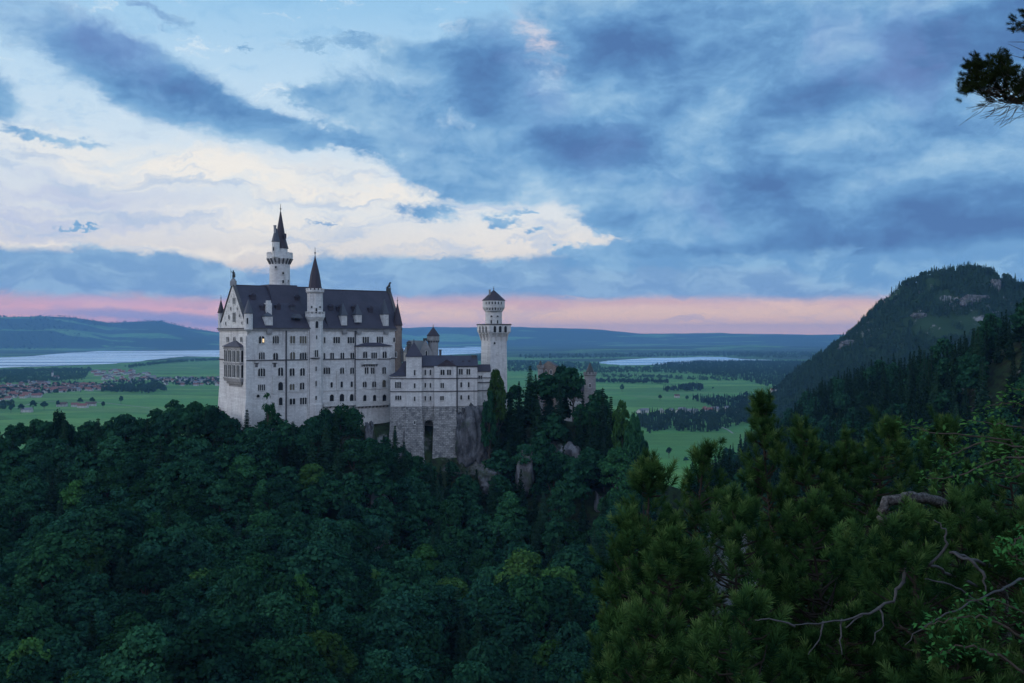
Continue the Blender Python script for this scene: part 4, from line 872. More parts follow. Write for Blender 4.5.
# ---------------- square tower
def square_tower():
    Y0 = 462; f4 = Frame(481.3, Y0, R(40)); st = empty('square_tower', (*f4.pt(6, 6), 135), 'pale square tower with corbelled top and round crowned turret', 'castle tower')
    # visible: left (west) face px 481-491, front face 491-507
    fq = Frame(490.7, Y0, R(28)); w = fq.S(506.6); dpt = fq.T(481.4)
    m = MB(); fq.batter(m, 0, w, 0, dpt, 128, zy(336, Y0), .45); zt = zy(323.8, Y0)
    o = 1.45; m.prism([fq.pt(0, 0), fq.pt(w, 0), fq.pt(w, dpt), fq.pt(0, dpt)], zy(337, Y0), zy(331.5, Y0), [fq.pt(-o, -o), fq.pt(w+o, -o), fq.pt(w+o, dpt+o), fq.pt(-o, dpt+o)])
    fq.box(m, -o, w+o, -o, dpt+o, zy(331.5, Y0), zt); m.build('wall', M['wall'], st)
    m = MB(); fq.box(m, -o-.25, w+o+.25, -o-.25, dpt+o+.25, zt-.55, zt); m.build('cornice', M['trimd'], st)
    # blind corbel arches
    for i in range(3):
        a = w*(i+.5)/3; x, y = fq.pt(a, -o); window(st, x, y, zy(332.5, Y0), fq.th, 1, w/3*.5, 3.0)
        t = dpt*(i+.5)/3; x, y = fq.pt(-o, t); window(st, x, y, zy(333, Y0), fq.th-math.pi/2, 1, dpt/3*.42, 3.2)
    for k in range(4):
        for side in (0, 1):
            m = MB(); a = (w if side == 0 else dpt)*k/3
            if side == 0: p = [fq.pt(a-.35, -.1), fq.pt(a+.35, -.1), fq.pt(a+.35, .2), fq.pt(a-.35, .2)]; q = [fq.pt(a-.35, -o-.1), fq.pt(a+.35, -o-.1), fq.pt(a+.35, .2), fq.pt(a-.35, .2)]
            else: p = [fq.pt(-.1, a-.35), fq.pt(.2, a-.35), fq.pt(.2, a+.35), fq.pt(-.1, a+.35)]; q = [fq.pt(-o-.1, a-.35), fq.pt(.2, a-.35), fq.pt(.2, a+.35), fq.pt(-o-.1, a+.35)]
            m.prism(p, zy(341, Y0), zy(332, Y0), q); m.build('corbel', M['trim'], st)
    for px, y0 in ((494.5, 342), (497.5, 352.5), (497.8, 363)): fw(st, fq, px, y0, y0+2.2, 1, 1.8, 0)
    Y = Y0+6; cx, cy = fq.pt(w/2, dpt/2); cx = (493.7-512)/F*cy; r = rw(16.6, cy); m = MB()
    m.lathe(cx, cy, [(r, zt-.5), (r, zy(312, cy)), (r+1.3, zy(307.5, cy)), (r+1.3, zy(300.6, cy))], 20); rt = m.build('round_turret', M['wall'], st)
    m = MB(); corbels(m, cx, cy, r, zy(312, cy), zy(307.6, cy), 16, 1.45); m.build('corbel_ring', M['trim'], rt)
    for px, y0, y1, ww in ((491.3, 320, 323.5, 1.6), (497.5, 320, 323.5, 1.6), (491.5, 315.5, 317, 2.2), (497.5, 315.5, 317, 2.2)): tw(rt, cx, cy, r, px, y0, y1, ww)
    for k in range(6): tw(rt, cx, cy, r+1.32, 486.3+k*3.0, 301.6, 304.2, 1.3); 
    for k in range(6): tw(rt, cx, cy, r+1.1, 487.2+k*2.7, 307.3, 310, 1.4)
    m = MB(); m.lathe(cx, cy, [(r+1.6, zy(300.8, cy)), (r+1.55, zy(300.3, cy)), (2.0, zy(293.5, cy)), (.1, zy(290, cy))], 12); s_ = m.build('cone_roof', M['slateb'], rt)
    m = MB(); finial(m, cx, cy, zy(290.5, cy), 2.0, .12); m.build('finial', M['bronze'], s_)
    x, y = tower_center(489.7, cy-2); m = MB(); m.prism([(x-.45, y), (x+.45, y), (x+.45, y+1), (x-.45, y+1)], zy(297, y), zy(289.5, y)); m.build('chimney', M['wallg'], rt)
square_tower()
# ---------------- gatehouse on the right
def gate():
    Y = 486; gh = empty('gatehouse', (*tower_center(566, Y), 135), 'brown stone gatehouse with stepped gable and round crenellated turret among the trees', 'gatehouse')
    f5 = Frame(538, Y, R(-8)); z0 = 130
    a0, a1 = f5.S(541, 0), f5.S(556, 0); m = MB(); f5.box(m, a0, a1, 0, 12, z0, zy(366.5, Y))
    n = 4; hw = (a1-a0)/2; am = (a0+a1)/2
    for k in range(n): f5.box(m, am-hw*(1-k/n)*.9, am+hw*(1-k/n)*.9, 0, .9, zy(366.5-k*1.3, Y), zy(365.2-k*1.3, Y))
    m.build('wall', M['brick'], gh)
    m = MB(); f5.gable(m, a0, a1, .9, 12, zy(366.5, Y), zy(361.8, Y), .1, 't'); m.build('roof', M['slate'], gh)
    m = MB(); s0, s1 = f5.S(556, 2), f5.S(586, 2); f5.box(m, s0, s1, 2, 9, z0, zy(391, Y)); m.build('side_wall', M['wallg'], gh)
    m = MB(); f5.gable(m, s0, s1, 2, 9, zy(391, Y), zy(384.5, Y), .6); m.build('side_roof', M['slateb'], gh)
    for px, rr, yt, mat in ((540.5, 5.4, 366.5, 'wallg'), (590, 11.6, 373.5, 'wallg')):
        cx, cy = tower_center(px, Y-2); r = rw(rr, Y); m = MB(); m.lathe(cx, cy, [(r, z0), (r, zy(yt+2, Y)), (r+.45, zy(yt+1, Y)), (r+.45, zy(yt, Y))], 16); crenel(m, cx, cy, r+.45, zy(yt, Y)-.01, 12, .8); o = m.build('gate_turret', M[mat], gh)
        m = MB(); m.lathe(cx, cy, [(r*.75, zy(yt, Y)), (r*.75, zy(yt-1.5, Y)), (.2, zy(yt-9.5*rr/11.6-1.5, Y))], 10); m.build('cone_roof', M['bronze'], o)
        tw(o, cx, cy, r, px, yt+10, yt+14, 1.5)
    for px in (546, 551): fw(gh, f5, px, 370, 374, 1, 1.6, 0)
    # lower white gate wall seen through the trees
    f6 = Frame(563, 466, R(-10)); hb = empty('white_bastion', (*f6.pt(4, 2), 125), 'small white arcaded wall piece glimpsed between the spruces below the gatehouse', 'wall')
    m = MB(); s1 = f6.S(581); f6.box(m, 0, s1, 0, 4, 120, zy(402.8, 466)); m.build('wall', M['wall'], hb)
    m = MB(); crn = 6
    for k in range(crn): f6.box(m, s1*k/crn, s1*(k+.55)/crn, 0, .8, zy(402.8, 466)-.01, zy(401.3, 466))
    m.build('battlement', M['trim'], hb)
    for px in (568.5, 573.5, 577.5): fw(hb, f6, px, 406, 412.5, 1, 2.2, 0)
gate()

# ------------------------------------------------------------------ tree prototypes
def quads(cen, nrm, size, rs, aspect=1.0, up=None):
    """one randomly spun quad per centre, facing nrm"""
    n = len(cen); a = np.cross(nrm, rs.normal(size=(n, 3))); a /= np.linalg.norm(a, axis=1, keepdims=True)+1e-9
    b = np.cross(nrm, a); b /= np.linalg.norm(b, axis=1, keepdims=True)+1e-9
    s = size[:, None]; a = a*s*aspect; b = b*s; bend = nrm*s*.25
    V = np.stack([cen-a-bend*.6, cen-b*.8+bend*.3, cen+a-bend*.6, cen+b*.8+bend*.3], 1).reshape(-1, 3)
    return V, np.arange(4*n).reshape(-1, 4)
def broadleaf(seed, H=18.0, Rc=6.0, nb=44, per=120, tall=1.0, leaf=.42, low=.30):
    rs = np.random.RandomState(seed); C_ = []; N_ = []; S_ = []; cz = H*(.5+low/2); hz_ = H*(1-low)/2
    blobs = []
    for k in range(nb):
        u = rs.normal(size=3); u /= np.linalg.norm(u); rr = rs.uniform(.45, 1.0)**.6
        if u[2] < -.55: u[2] *= -.4
        wid = 1-.25*max(0, u[2])
        c = np.array([u[0]*Rc*rr*wid*.85, u[1]*Rc*rr*wid*.85, cz+u[2]*hz_*rr*.88]); br = Rc*rs.uniform(.22, .40)
        blobs.append((c, br)); m = int(per*(br/Rc/.31)**2)
        q = rs.normal(size=(m, 3)); q /= np.linalg.norm(q, axis=1, keepdims=True)
        q[:, 2] = np.where(q[:, 2] < -.3, -q[:, 2]*.5, q[:, 2])
        rad = br*(rs.uniform(.72, 1.10, size=m))[:, None]
        C_.append(c+q*rad*np.array([1, 1, .8])); nn = q*.9+rs.normal(size=(m, 3))*.55+np.array([0, 0, .35])
        N_.append(nn/np.linalg.norm(nn, axis=1, keepdims=True)); S_.append(leaf*rs.uniform(.55, 1.25, size=m))
    V, Fq = quads(np.vstack(C_), np.vstack(N_), np.concatenate(S_), rs)
    t = MB(); t.tube([(0, 0, -2.5), (.05, 0, H*.2), (.15, .1, H*.42), (.1, .2, H*.7)], [.42, .32, .24, .1], 7)
    for c, br in blobs[:9]:
        z = H*rs.uniform(.25, .45); t.tube([(.1, .05, z), (c[0]*.5, c[1]*.5, (z+c[2])/2+.2), tuple(c)], [.16, .1, .04], 5)
    return V, Fq, t
def spruce(seed, H=22.0, Rc=3.1, dens=1.0, bare=.10):
    rs = np.random.RandomState(seed); C_ = []; N_ = []; S_ = []
    z = H*bare; 
    while z < H*.985:
        f = 1-z/H; r = Rc*(f**.8)*(1+.12*rs.normal()); nb_ = max(4, int((6+4*f)*dens)); a0 = rs.uniform(0, 6.28)
        for i in range(nb_):
            a = a0+6.283*i/nb_+rs.normal()*.2; L_ = max(.3, r*rs.uniform(.7, 1.2)); m = max(3, int(L_/.26))
            s_ = np.linspace(.12, 1, m); drop = -.32*L_*s_**1.3+.14*L_*s_**3
            w = .42*L_*(1-s_)*.6+.25
            for sgn in (-.8, 0, .8):
                x = np.cos(a)*L_*s_-np.sin(a)*w*sgn; y = np.sin(a)*L_*s_+np.cos(a)*w*sgn
                C_.append(np.stack([x, y, z+drop-.1*abs(sgn)+rs.normal(size=m)*.06], 1))
                nn = np.stack([np.cos(a)*np.full(m, .55), np.sin(a)*np.full(m, .55), np.full(m, .75)], 1)+rs.normal(size=(m, 3))*.35
                N_.append(nn/np.linalg.norm(nn, axis=1, keepdims=True)); S_.append((.34+.12*f)*rs.uniform(.6, 1.15, size=m)*(.6+.5*f))
        z += H*.021*rs.uniform(.8, 1.3)
    V, Fq = quads(np.vstack(C_), np.vstack(N_), np.concatenate(S_), rs)
    t = MB(); t.tube([(0, 0, -2.5), (0, 0, H*.3), (.03, 0, H*.7), (0, 0, H)], [.30, .23, .12, .02], 6)
    return V, Fq, t
PROT = {'b': [], 's': []}
for i, (sd, H, Rc, low) in enumerate([(1, 17, 5.6, .25), (2, 19, 5.0, .22), (3, 15, 6.2, .2), (4, 20, 6.0, .28), (5, 16, 4.4, .15), (6, 18, 5.4, .3)]):
    V, Fq, t = broadleaf(sd, H, Rc, low=low)
    tm_ = mesh_of(t, 'trunk', M['bark'])
    PROT['b'].append(dict(H=H*.97, R=Rc, V=V, F=Fq, crown={k: np_mesh('crown', V, Fq, M[k]) for k in ('leafd', 'leafm', 'leafy')}, trunk=tm_))
for i, (sd, H, Rc) in enumerate([(11, 22, 3.2), (12, 24, 2.7), (13, 20, 3.6), (14, 25, 3.3)]):
    V, Fq, t = spruce(sd, H, Rc)
    PROT['s'].append(dict(H=H, R=Rc, V=V, F=Fq, crown={'needle': np_mesh('crown', V, Fq, M['needle']), 'needlel': np_mesh('crown', V, Fq, M['leafd'])}, trunk=mesh_of(t, 'trunk', M['bark'])))
def place_tree(kind, pi, x, y, z, s, rz, mat, label, group, cat=None, name=None):
    p = PROT[kind][pi]; e = empty(name or ('broadleaf_tree' if kind == 'b' else 'spruce_tree'), (x, y, z), label, 'tree' if not cat else cat, group)
    for nm, me in (('trunk', p['trunk']), ('crown', p['crown'][mat])):
        o = link(nm, me, e); o.scale = (s[0], s[0], s[1]); o.rotation_euler = (0, 0, rz)
    return e
def proj(x, y, z): return 512+F*x/y, HZ-(z-CAMZ)*F/y

# ------------------------------------------------------------------ rocks
from mathutils import noise as mn
def rock_fn(t):
    p = geo(t); n = t.noise(t.vm('MULTIPLY', p, (1, 1, .4)), .35, 7, .7); n2 = t.noise(p, .09, 4)
    c = t.mix(t.step(n, .35, .68), (.05, .05, .055, 1), (.21, .21, .225, 1))
    return t.mix(t.m('MULTIPLY', t.step(n2, .52, .62), .7), c, (.05, .07, .04, 1))
M['rock'] = material('grey_cliff_rock', rock_fn, .95, .15, lambda t: (t.noise(geo(t), .8, 6, .7), .7, .6))
def rock(px0, px1, py0, py1, Y, depth, seed, label, sink=0.0):
    X0, X1 = (px0-512)/F*Y, (px1-512)/F*Y; z1, z0 = zy(py0, Y), zy(py1, Y); cx = (X0+X1)/2; cz = (z0+z1)/2; rx = (X1-X0)/2*1.05; rz = (z1-z0)/2*1.05
    n, m = 44, 44; V = []; Fc = []
    for j in range(m+1):
        th = math.pi*j/m
        for i in range(n):
            a = 2*math.pi*i/n; u = Vector((math.sin(th)*math.cos(a), math.sin(th)*math.sin(a), math.cos(th)))
            q = Vector((abs(u.x)**.7*math.copysign(1, u.x), abs(u.y)**.7*math.copysign(1, u.y), abs(u.z)**.75*math.copysign(1, u.z)))
            d_ = 1+.30*mn.fractal(Vector((u.x*1.6+seed, u.y*1.6, u.z*1.0)), .9, 2.1, 5)+.10*mn.cell(Vector((u.x*4+seed, u.y*4, u.z*2.5)))
            V.append((q.x*rx*d_, q.y*depth*d_, q.z*rz*d_))
    for j in range(m):
        for i in range(n): Fc.append((j*n+i, (j+1)*n+i, (j+1)*n+(i+1) % n, j*n+(i+1) % n))
    me = np_mesh('rock_outcrop', V, Fc, M['rock']); o = link('rock_outcrop', me, None, (cx, Y+depth*.45+sink, cz)); tag(o, label, 'rock', kind='structure'); return o
ROCKS = [(456, 485, 407, 470, 429, 6, 1, 'bare grey cliff under the right part of the side wing'), (404, 414, 478, 524, 398, 5, 2, 'thin grey rock rib in the forest below the side wing'),
         (364, 374, 424, 456, 412, 4, 3, 'pale rock rib below the palace terrace'), (556, 580, 446, 478, 415, 5, 4, 'shaded rock face below the gatehouse'),
         (518, 534, 452, 492, 408, 5, 5, 'grey rock patch between spruces right of the wing'), (594, 606, 500, 550, 396, 5, 6, 'dark cliff edge at the right end of the castle hill'),
         (392, 405, 455, 480, 408, 4, 12, 'small pale rock below the masonry piers'), (480, 500, 470, 492, 405, 5, 13, 'small rock in the trees below the cliff')]
for q in ROCKS: rock(*q)
for q in [(1006, 1024, 350, 388, 540, 8, 21, 'grey cliff high on the right hillside'), (982, 998, 368, 395, 560, 9, 22, 'small grey crag on the right hillside'), (930, 946, 395, 425, 600, 8, 23, 'pale crag in the middle of the right hillside'),
          (1000, 1020, 400, 425, 520, 8, 24, 'low crag at the right edge of the hillside'), (858, 868, 428, 450, 700, 7, 25, 'small pale rock low on the right hillside')]: rock(*q)

# ------------------------------------------------------------------ castle-hill forest
sky_px = [-60, 0, 20, 50, 65, 80, 100, 120, 150, 170, 185, 205, 216, 222, 230, 240, 250, 258, 285, 300, 316, 326, 335, 352, 360, 366, 374, 384, 395, 402, 408, 420, 426, 436, 444, 455, 470, 484, 488, 492, 500, 508, 516, 522, 530, 545, 552, 560, 568, 578, 586, 600, 608, 620, 636, 648, 660, 700]
sky_py = [418, 422, 420, 416, 411, 421, 418, 414, 409, 404, 402, 400, 404, 416, 409, 428, 434, 421, 423, 422, 419, 411, 408, 407, 412, 432, 444, 432, 424, 436, 450, 452, 462, 458, 452, 462, 464, 458, 400, 378, 371, 382, 384, 378, 372, 377, 377, 369, 366, 372, 403, 396, 399, 410, 426, 440, 470, 520]
sky_py = [b+(5 if a < 206 else 0) for a, b in zip(sky_px, sky_py)]
def allowed(px): return float(np.interp(px, sky_px, sky_py))
rects = [(r[0]-1, r[1]+1, r[2], r[3]-(r[3]-r[2])*.12, r[4]) for r in ROCKS]
castle_boxes = [(-118, -98, 396, 440)]
def blocked(x, y):
    # palace footprint in its own frame, wing, tower and gatehouse
    a = (x-fr.A[0])*fr.c+(y-fr.A[1])*fr.s; t = -(x-fr.A[0])*fr.s+(y-fr.A[1])*fr.c
    if -6 < a < L+3 and -4.5 < t < D+4: return True
    if -55 < x < -8 and 421 < y < 446: return True
    if -18 < x < 4 and 452 < y < 482: return True
    if 8 < x < 44 and 478 < y < 500: return True
    return False
rnd = random.Random(11); cand = []
def front_zone(x, y):
    px, _ = proj(x, y, 130); 
    return px
hero = []
# explicit skyline trees: (kind, proto, px, top py, Y, width scale, material)
HERO = [('s',0,247,408,392,.8,'needle','slim spruce standing before the left corner of the palace'),('s',1,206,409,398,1,'needle','spruce just left of the palace foot'),('b',2,340,407,404,1.0,'leafm','rounded bright tree under the palace terrace'),('b',3,352,409,406,.9,'leafd','dome-shaped tree beside the pale rock rib under the terrace'),
        ('b',0,325,412,400,.8,'leafd','leafy tree at the foot of the stair turret'),('s',2,395,424,402,.7,'needle','small spruce before the masonry base left of the piers'),('s',0,384,434,398,.7,'needle','small spruce below the end of the terrace'),('s',1,293,421,392,.8,'needle','dark spruce before the lower palace wall'),('b',5,311,420,396,.75,'leafd','leafy tree below the palace downpipe'),
        ('b',4,497,370,428,.85,'leafy','bright green tree in front of the square tower'),('b',4,489,392,424,.7,'leafd','darker tree beside the link block right of the wing'),('s',3,530,365,440,1.15,'needle','tall dark spruce left of the gatehouse gable'),('s',1,519,381,436,1,'needle','narrow spruce between square tower and gatehouse'),
        ('b',3,562,367,452,.85,'leafd','tall dark tree hiding the gatehouse roof'),('b',1,573,371,455,.75,'leafm','tall tree right of the gatehouse gable'),('s',0,549,383,436,1.1,'needle','spruce in front of the gatehouse'),('s',3,512,392,428,1.1,'needle','spruce on the slope right of the cliff'),
        ('s',0,603,386,420,1,'needle','dark spruce just right of the gatehouse turret'),('s',1,611,396,414,1,'needle','thin spruce at the end of the castle hill'),('b',1,622,404,408,.8,'leafy','light green tree at the right end of the castle hill'),('b',0,634,421,402,.75,'leafm','green tree on the falling right edge of the castle hill'),('b',4,643,441,396,.8,'leafd','last tree on the right edge of the castle hill'),
        ('s',2,538,398,424,1.1,'needle','broad spruce on the slope below the gatehouse'),('s',1,590,410,418,.9,'needle','spruce below the gatehouse turret'),('b',3,195,403,418,1,'leafd','tall leafy tree left of the palace'),('b',1,170,409,408,.9,'leafm','light tree on the ridge left of the palace'),
        ('b',0,215,410,394,.8,'leafd','dark tree touching the palace foot'),('b',2,60,413,400,.7,'leafd','round tree on the far left ridge'),('s',2,98,417,400,1,'needle','spruce on the left ridge before the farm'),('s',1,64,412,396,1,'needle','pointed spruce on the far left ridge'),('b',5,125,416,402,1,'leafd','large tree in the middle of the left ridge'),
        ('b',0,300,582,285,.9,'leafy','yellow green tree low in the middle of the forest'),('b',1,555,560,330,.8,'leafy','yellow green narrow tree below the rock faces'),('b',3,240,570,290,1.1,'leafm','big blue green tree low in the forest'),('s',2,30,425,405,.9,'needle','spruce near the left border of the ridge'),('s',1,532,430,420,1,'needle','spruce halfway up the slope under the gatehouse'),('s',0,552,418,428,1.1,'needle','dark spruce below the white bastion'),('s',3,571,430,422,1,'needle','spruce before the shaded rock face'),('s',2,519,420,424,1.1,'needle','spruce left of the gatehouse slope'),('s',1,586,440,416,1,'needle','spruce on the right gatehouse slope'),('s',3,508,440,418,1,'needle','spruce low beside the cliff'),('s',0,543,455,410,1,'needle','pointed spruce among the small rocks'),('s',1,604,430,408,1.1,'needle','spruce near the right end of the castle slope'),('s',2,622,450,400,1,'needle','spruce at the lower right edge of the castle slope'),('s',3,498,425,424,1,'needle','spruce hugging the bare cliff'),('s',0,404,440,404,.8,'needle','small pointed spruce before the masonry pier'),('s',1,431,458,404,.8,'needle','small spruce under the arched recess')]
used = []
for k, pi, px, py, Y, ws, mat, lab in HERO:
    x = (px-512)/F*Y; zt = zy(py, Y); g = hz(x, Y); p = PROT[k][pi]; h = max(9, zt-g); s = h/p['H']
    used.append((x, Y, 3.0)); place_tree(k, pi, x, Y, zt-h, (max(.6, min(1.15, s))*ws*(1.35 if k == 's' else 1), s), rnd.uniform(0, 6.28), mat, lab, 'trees on the castle hill')
V_, F_, t_ = broadleaf(77, 13, 3.4, nb=20, per=34, low=.32, leaf=.34)
bt = empty('sparse_tree', (*gp(268, 400)[:0], *((268-512)/F*397, 397, hz((268-512)/F*397, 397))), 'sparse thin-leaved little tree standing against the lower palace wall', 'tree')
q_ = zy(391.5, 397)-bt.location.z; k_ = q_/12.6
for nm_, me_ in (('trunk', mesh_of(t_, 'trunk', M['bark'])), ('crown', np_mesh('crown', V_, F_, M['leafm']))):
    o_ = link(nm_, me_, bt); o_.scale = (.95, .95, k_)
sp = 7.6
for iy in range(0, 58):
    for ix in range(0, 54):
        x = -290+ix*sp+rnd.uniform(-2.2, 2.2)+(iy % 2)*sp/2; y = 222+iy*sp*.72+rnd.uniform(-1.8, 1.8)
        if y > 458 or blocked(x, y): continue
        z = hz(x, y)
        if z < 45: continue
        if any((x-u)**2+(y-v)**2 < w*w for u, v, w in used): continue
        px, py = proj(x, y, z)
        if px < -40 or px > 700: continue
        conif = .27 if px < 430 else .6
        if px < 230 and y > 385: conif = .3
        if 240 < px < 420 and y > 370: conif = .42
        k = 's' if rnd.random() < conif else 'b'
        pi = rnd.randrange(len(PROT[k])); p = PROT[k][pi]; s = rnd.uniform(.78, 1.12) if k == 'b' else rnd.uniform(.62, 1.0)
        s *= 1.12 if k == 's' else 1.18
        if y < 340 and k == 'b': s *= rnd.uniform(1.0, 1.3)
        top = proj(x, y, z+p['H']*s)[1]; al = max(allowed(px-5 if k == 'b' else px), allowed(px), allowed(px+5 if k == 'b' else px)) + (rnd.uniform(0, 7))
        if y > 455: al -= 0
        if top < al:
            need = (CAMZ-(al-HZ)*y/F-z)/p['H']
            if need < .34: continue
            s = need
        top = proj(x, y, z+p['H']*s)[1]; wpx = p['R']*s*F/y*.7; bad = False
        for r0, r1, t0, t1, rY in rects:
            if y < rY+4 and px+wpx > r0 and px-wpx < r1 and top < t1 and py > t0-8:
                need = (CAMZ-(t1-HZ)*y/F-z)/p['H']
                if rnd.random() < (.9 if (y > rY-22 and rY > 425) else .45):
                    if need < .35: bad = True
                    else: s = min(s, need)
        if bad: continue
        cand.append((y, k, pi, x, z, s, px))
# which of them can be seen: simple column depth test from the front
cand.sort(); vis = []; hid = []
colmin = np.full(800, 1e9)
for c in cand:
    y, k, pi, x, z, s, px = c; p = PROT[k][pi]; top = proj(x, y, z+p['H']*s)[1]; w = p['R']*s*F/y*.8
    lo_, hi_ = int(max(0, px-w+50)), int(min(799, px+w+50))
    if hi_ <= lo_: continue
    cur = colmin[lo_:hi_]
    if top > 690: hid.append(c); continue
    if np.mean(cur-top > 3) > .15: vis.append(c)
    else: hid.append(c)
    colmin[lo_:hi_] = np.minimum(cur, top)
print('castle hill trees', len(cand), 'visible', len(vis), 's', sum(1 for c in vis if c[1] == 's'))
POOL = {'b': [], 's': []}
for c in vis: POOL[c[1]].append((c[5]*PROT[c[1]][c[2]]['H']/c[0], c, 'hill'))
# ---------------- right hillside
rb = []
cb = []
for iy in range(0, 150):
    for ix in range(0, 70):
        x = 95+ix*7.2+rnd.uniform(-2.5, 2.5); y = 230+iy*6.2+rnd.uniform(-2.5, 2.5)
        px = 512+F*x/y
        if px < 690 or px > 1060 or y > 1120: continue
        cb.append((x, y, px))
cbx = np.array([c[0] for c in cb]); cby = np.array([c[1] for c in cb]); cbz = height(cbx, cby)
RB = [(1008, 1022, 350, 384, 540), (984, 997, 368, 392, 560), (931, 945, 398, 422, 600), (1001, 1020, 402, 424, 520), (859, 867, 430, 450, 700)]
order = np.argsort(cby); colmin = np.full(1200, 1e9); nb_tot = 0
for i in order:
    x, y, px = cb[i]; z = cbz[i]
    if z < 25: continue
    k = 's' if rnd.random() < .72 else 'b'; pi = rnd.randrange(len(PROT[k])); p = PROT[k][pi]; s = rnd.uniform(.75, 1.25) if k == 's' else rnd.uniform(.7, 1.1)
    top = proj(x, y, z+p['H']*s)[1]; bot = proj(x, y, z)[1]
    lim = np.interp(px, [780, 800, 818, 850, 900, 935, 965, 1000, 1024, 1060], [425, 398, 380, 368, 353, 345, 332, 312, 297, 290])
    if top < lim:
        s *= max(.3, (bot-lim)/(bot-top)); top = proj(x, y, z+p['H']*s)[1]
        if s < .4: continue
    if any(r0 < px < r1 and top < t1 and bot > t0 and y < rY for r0, r1, t0, t1, rY in RB) and rnd.random() < .85: continue
    if top > 500: continue
    w = p['R']*s*F/y*.8; lo_, hi_ = int(max(0, px-w+60)), int(min(1199, px+w+60)); cur = colmin[lo_:hi_]
    if len(cur) == 0: continue
    v = np.mean(cur-top > 2) > .15; colmin[lo_:hi_] = np.minimum(cur, top)
    if v or rnd.random() < .25: POOL[k].append((s*p['H']/y, (y, k, pi, x, z, s, px), 'right'))
def zone_label(kind, y, px, py, s):
    t = 'spruce' if kind == 's' else 'leafy tree'
    size = 'large' if s > 1.0 else ('small' if s < .7 else 'middling')
    return t, size
groups = {}
rest = []
near_lab = [(-99, 60, 'at the left border'), (60, 130, 'below the far farmstead'), (130, 215, 'left of the palace'), (215, 260, 'below the left end of the palace'), (260, 310, 'below the palace downpipe'), (310, 360, 'below the palace terrace'), (360, 405, 'below the pale rock rib'), (405, 460, 'below the masonry piers'), (460, 520, 'below the square tower'), (520, 600, 'below the gatehouse'), (600, 999, 'beside the mountain pines')]
seen = {}
for k in ('b', 's'):
    POOL[k].sort(key=lambda q: -q[0]); nh = sum(1 for h in HERO if h[0] == k)
    for j, (sz, c, where) in enumerate(POOL[k]):
        y, kk, pi, x, z, s, px = c
        if j >= 300-nh: rest.append(c); continue
        top = proj(x, y, z+PROT[k][pi]['H']*s)[1]; py = proj(x, y, z)[1]
        mat = 'needle' if k == 's' else rnd.choice(['leafd', 'leafd', 'leafd', 'leafm', 'leafm', 'leafm' if px > 250 else 'leafd', 'leafy' if rnd.random() < .35 else 'leafm'])
        tone = {'needle': 'dark', 'leafd': 'deep green', 'leafm': 'mid green', 'leafy': 'yellow green'}[mat]
        t, size = zone_label(k, y, px, py, s)
        if where == 'hill':
            hp = [n for a, b_, n in near_lab if a <= px < b_][0]; row = 'high up' if top < 455 else ('on the upper slope' if top < 500 else ('on the middle slope' if top < 560 else ('on the lower slope' if top < 610 else 'lowest down')))
            lab = f"{size} {tone} {t} {row} {hp}"; grp = f"{t}s {row} {hp}"
        else:
            hp = 'left end' if px < 870 else ('middle' if px < 950 else 'right end'); row = 'crest' if top < np.interp(px, [800, 850, 940, 1024], [420, 392, 378, 335]) else 'flank'
            lab = f"{size} {tone} {t} on the {row} of the near right hillside, {hp}"; grp = f"{t}s on the {hp} of the near right hillside"
        place_tree(k, pi, x, y, z-.4, (s*rnd.uniform(.95, 1.15)*(1.3 if k == 's' else 1), s), rnd.uniform(0, 6.28), mat, lab, grp)
print('individual', len(POOL['b']), len(POOL['s']), 'rest', len(rest))
# ---------------- merged stands (too many to be single trees)
def low_conifer(seed, H=20.0, Rc=3.0, lay=9, nb_=6):
    rs = np.random.RandomState(seed); V = []; Fq = []
    for j in range(lay):
        z = H*(.08+.9*j/lay); r = Rc*(1-z/H)**.8+.25; zt = z+H/lay*1.25
        for i in range(nb_):
            a = 6.283*i/nb_+rs.uniform(0, 1); rr = r*rs.uniform(.7, 1.25); da = .62
            b0 = len(V); V += [(0, 0, zt), (math.cos(a-da)*rr*.6, math.sin(a-da)*rr*.6, z+.4), (math.cos(a)*rr, math.sin(a)*rr, z-.5), (math.cos(a+da)*rr*.6, math.sin(a+da)*rr*.6, z+.4)]; Fq.append((b0, b0+1, b0+2, b0+3))
    return np.array(V), np.array(Fq)
def low_round(seed, H=15.0, Rc=5.0, n=70):
    rs = np.random.RandomState(seed); u = rs.normal(size=(n, 3)); u /= np.linalg.norm(u, axis=1, keepdims=True); u[:, 2] = np.where(u[:, 2] < -.5, -u[:, 2], u[:, 2])
    c = u*np.array([Rc, Rc, H*.42])*rs.uniform(.7, 1.02, size=(n, 1))+np.array([0, 0, H*.55])
    return quads(c, (u+rs.normal(size=(n, 3))*.4), rs.uniform(1.3, 2.2, size=n), rs)
def merge(name, items, mat, label, cat='forest'):
    """items: list of (V, F, x, y, z, sxy, sz, rot)"""
    VV = []; FF = []; b0 = 0
    for V, Fq, x, y, z, sx, sz, ro in items:
        c_, s_ = math.cos(ro), math.sin(ro); v = np.empty_like(V); v[:, 0] = (V[:, 0]*c_-V[:, 1]*s_)*sx+x; v[:, 1] = (V[:, 0]*s_+V[:, 1]*c_)*sx+y; v[:, 2] = V[:, 2]*sz+z
        VV.append(v); FF.append(Fq+b0); b0 += len(V)
    me = np_mesh(name, np.vstack(VV), np.vstack(FF), mat); o = link(name, me); tag(o, label, cat, kind='stuff'); return o
midC = [spruce(50+i, 21, 3.2, dens=.6) for i in range(2)]
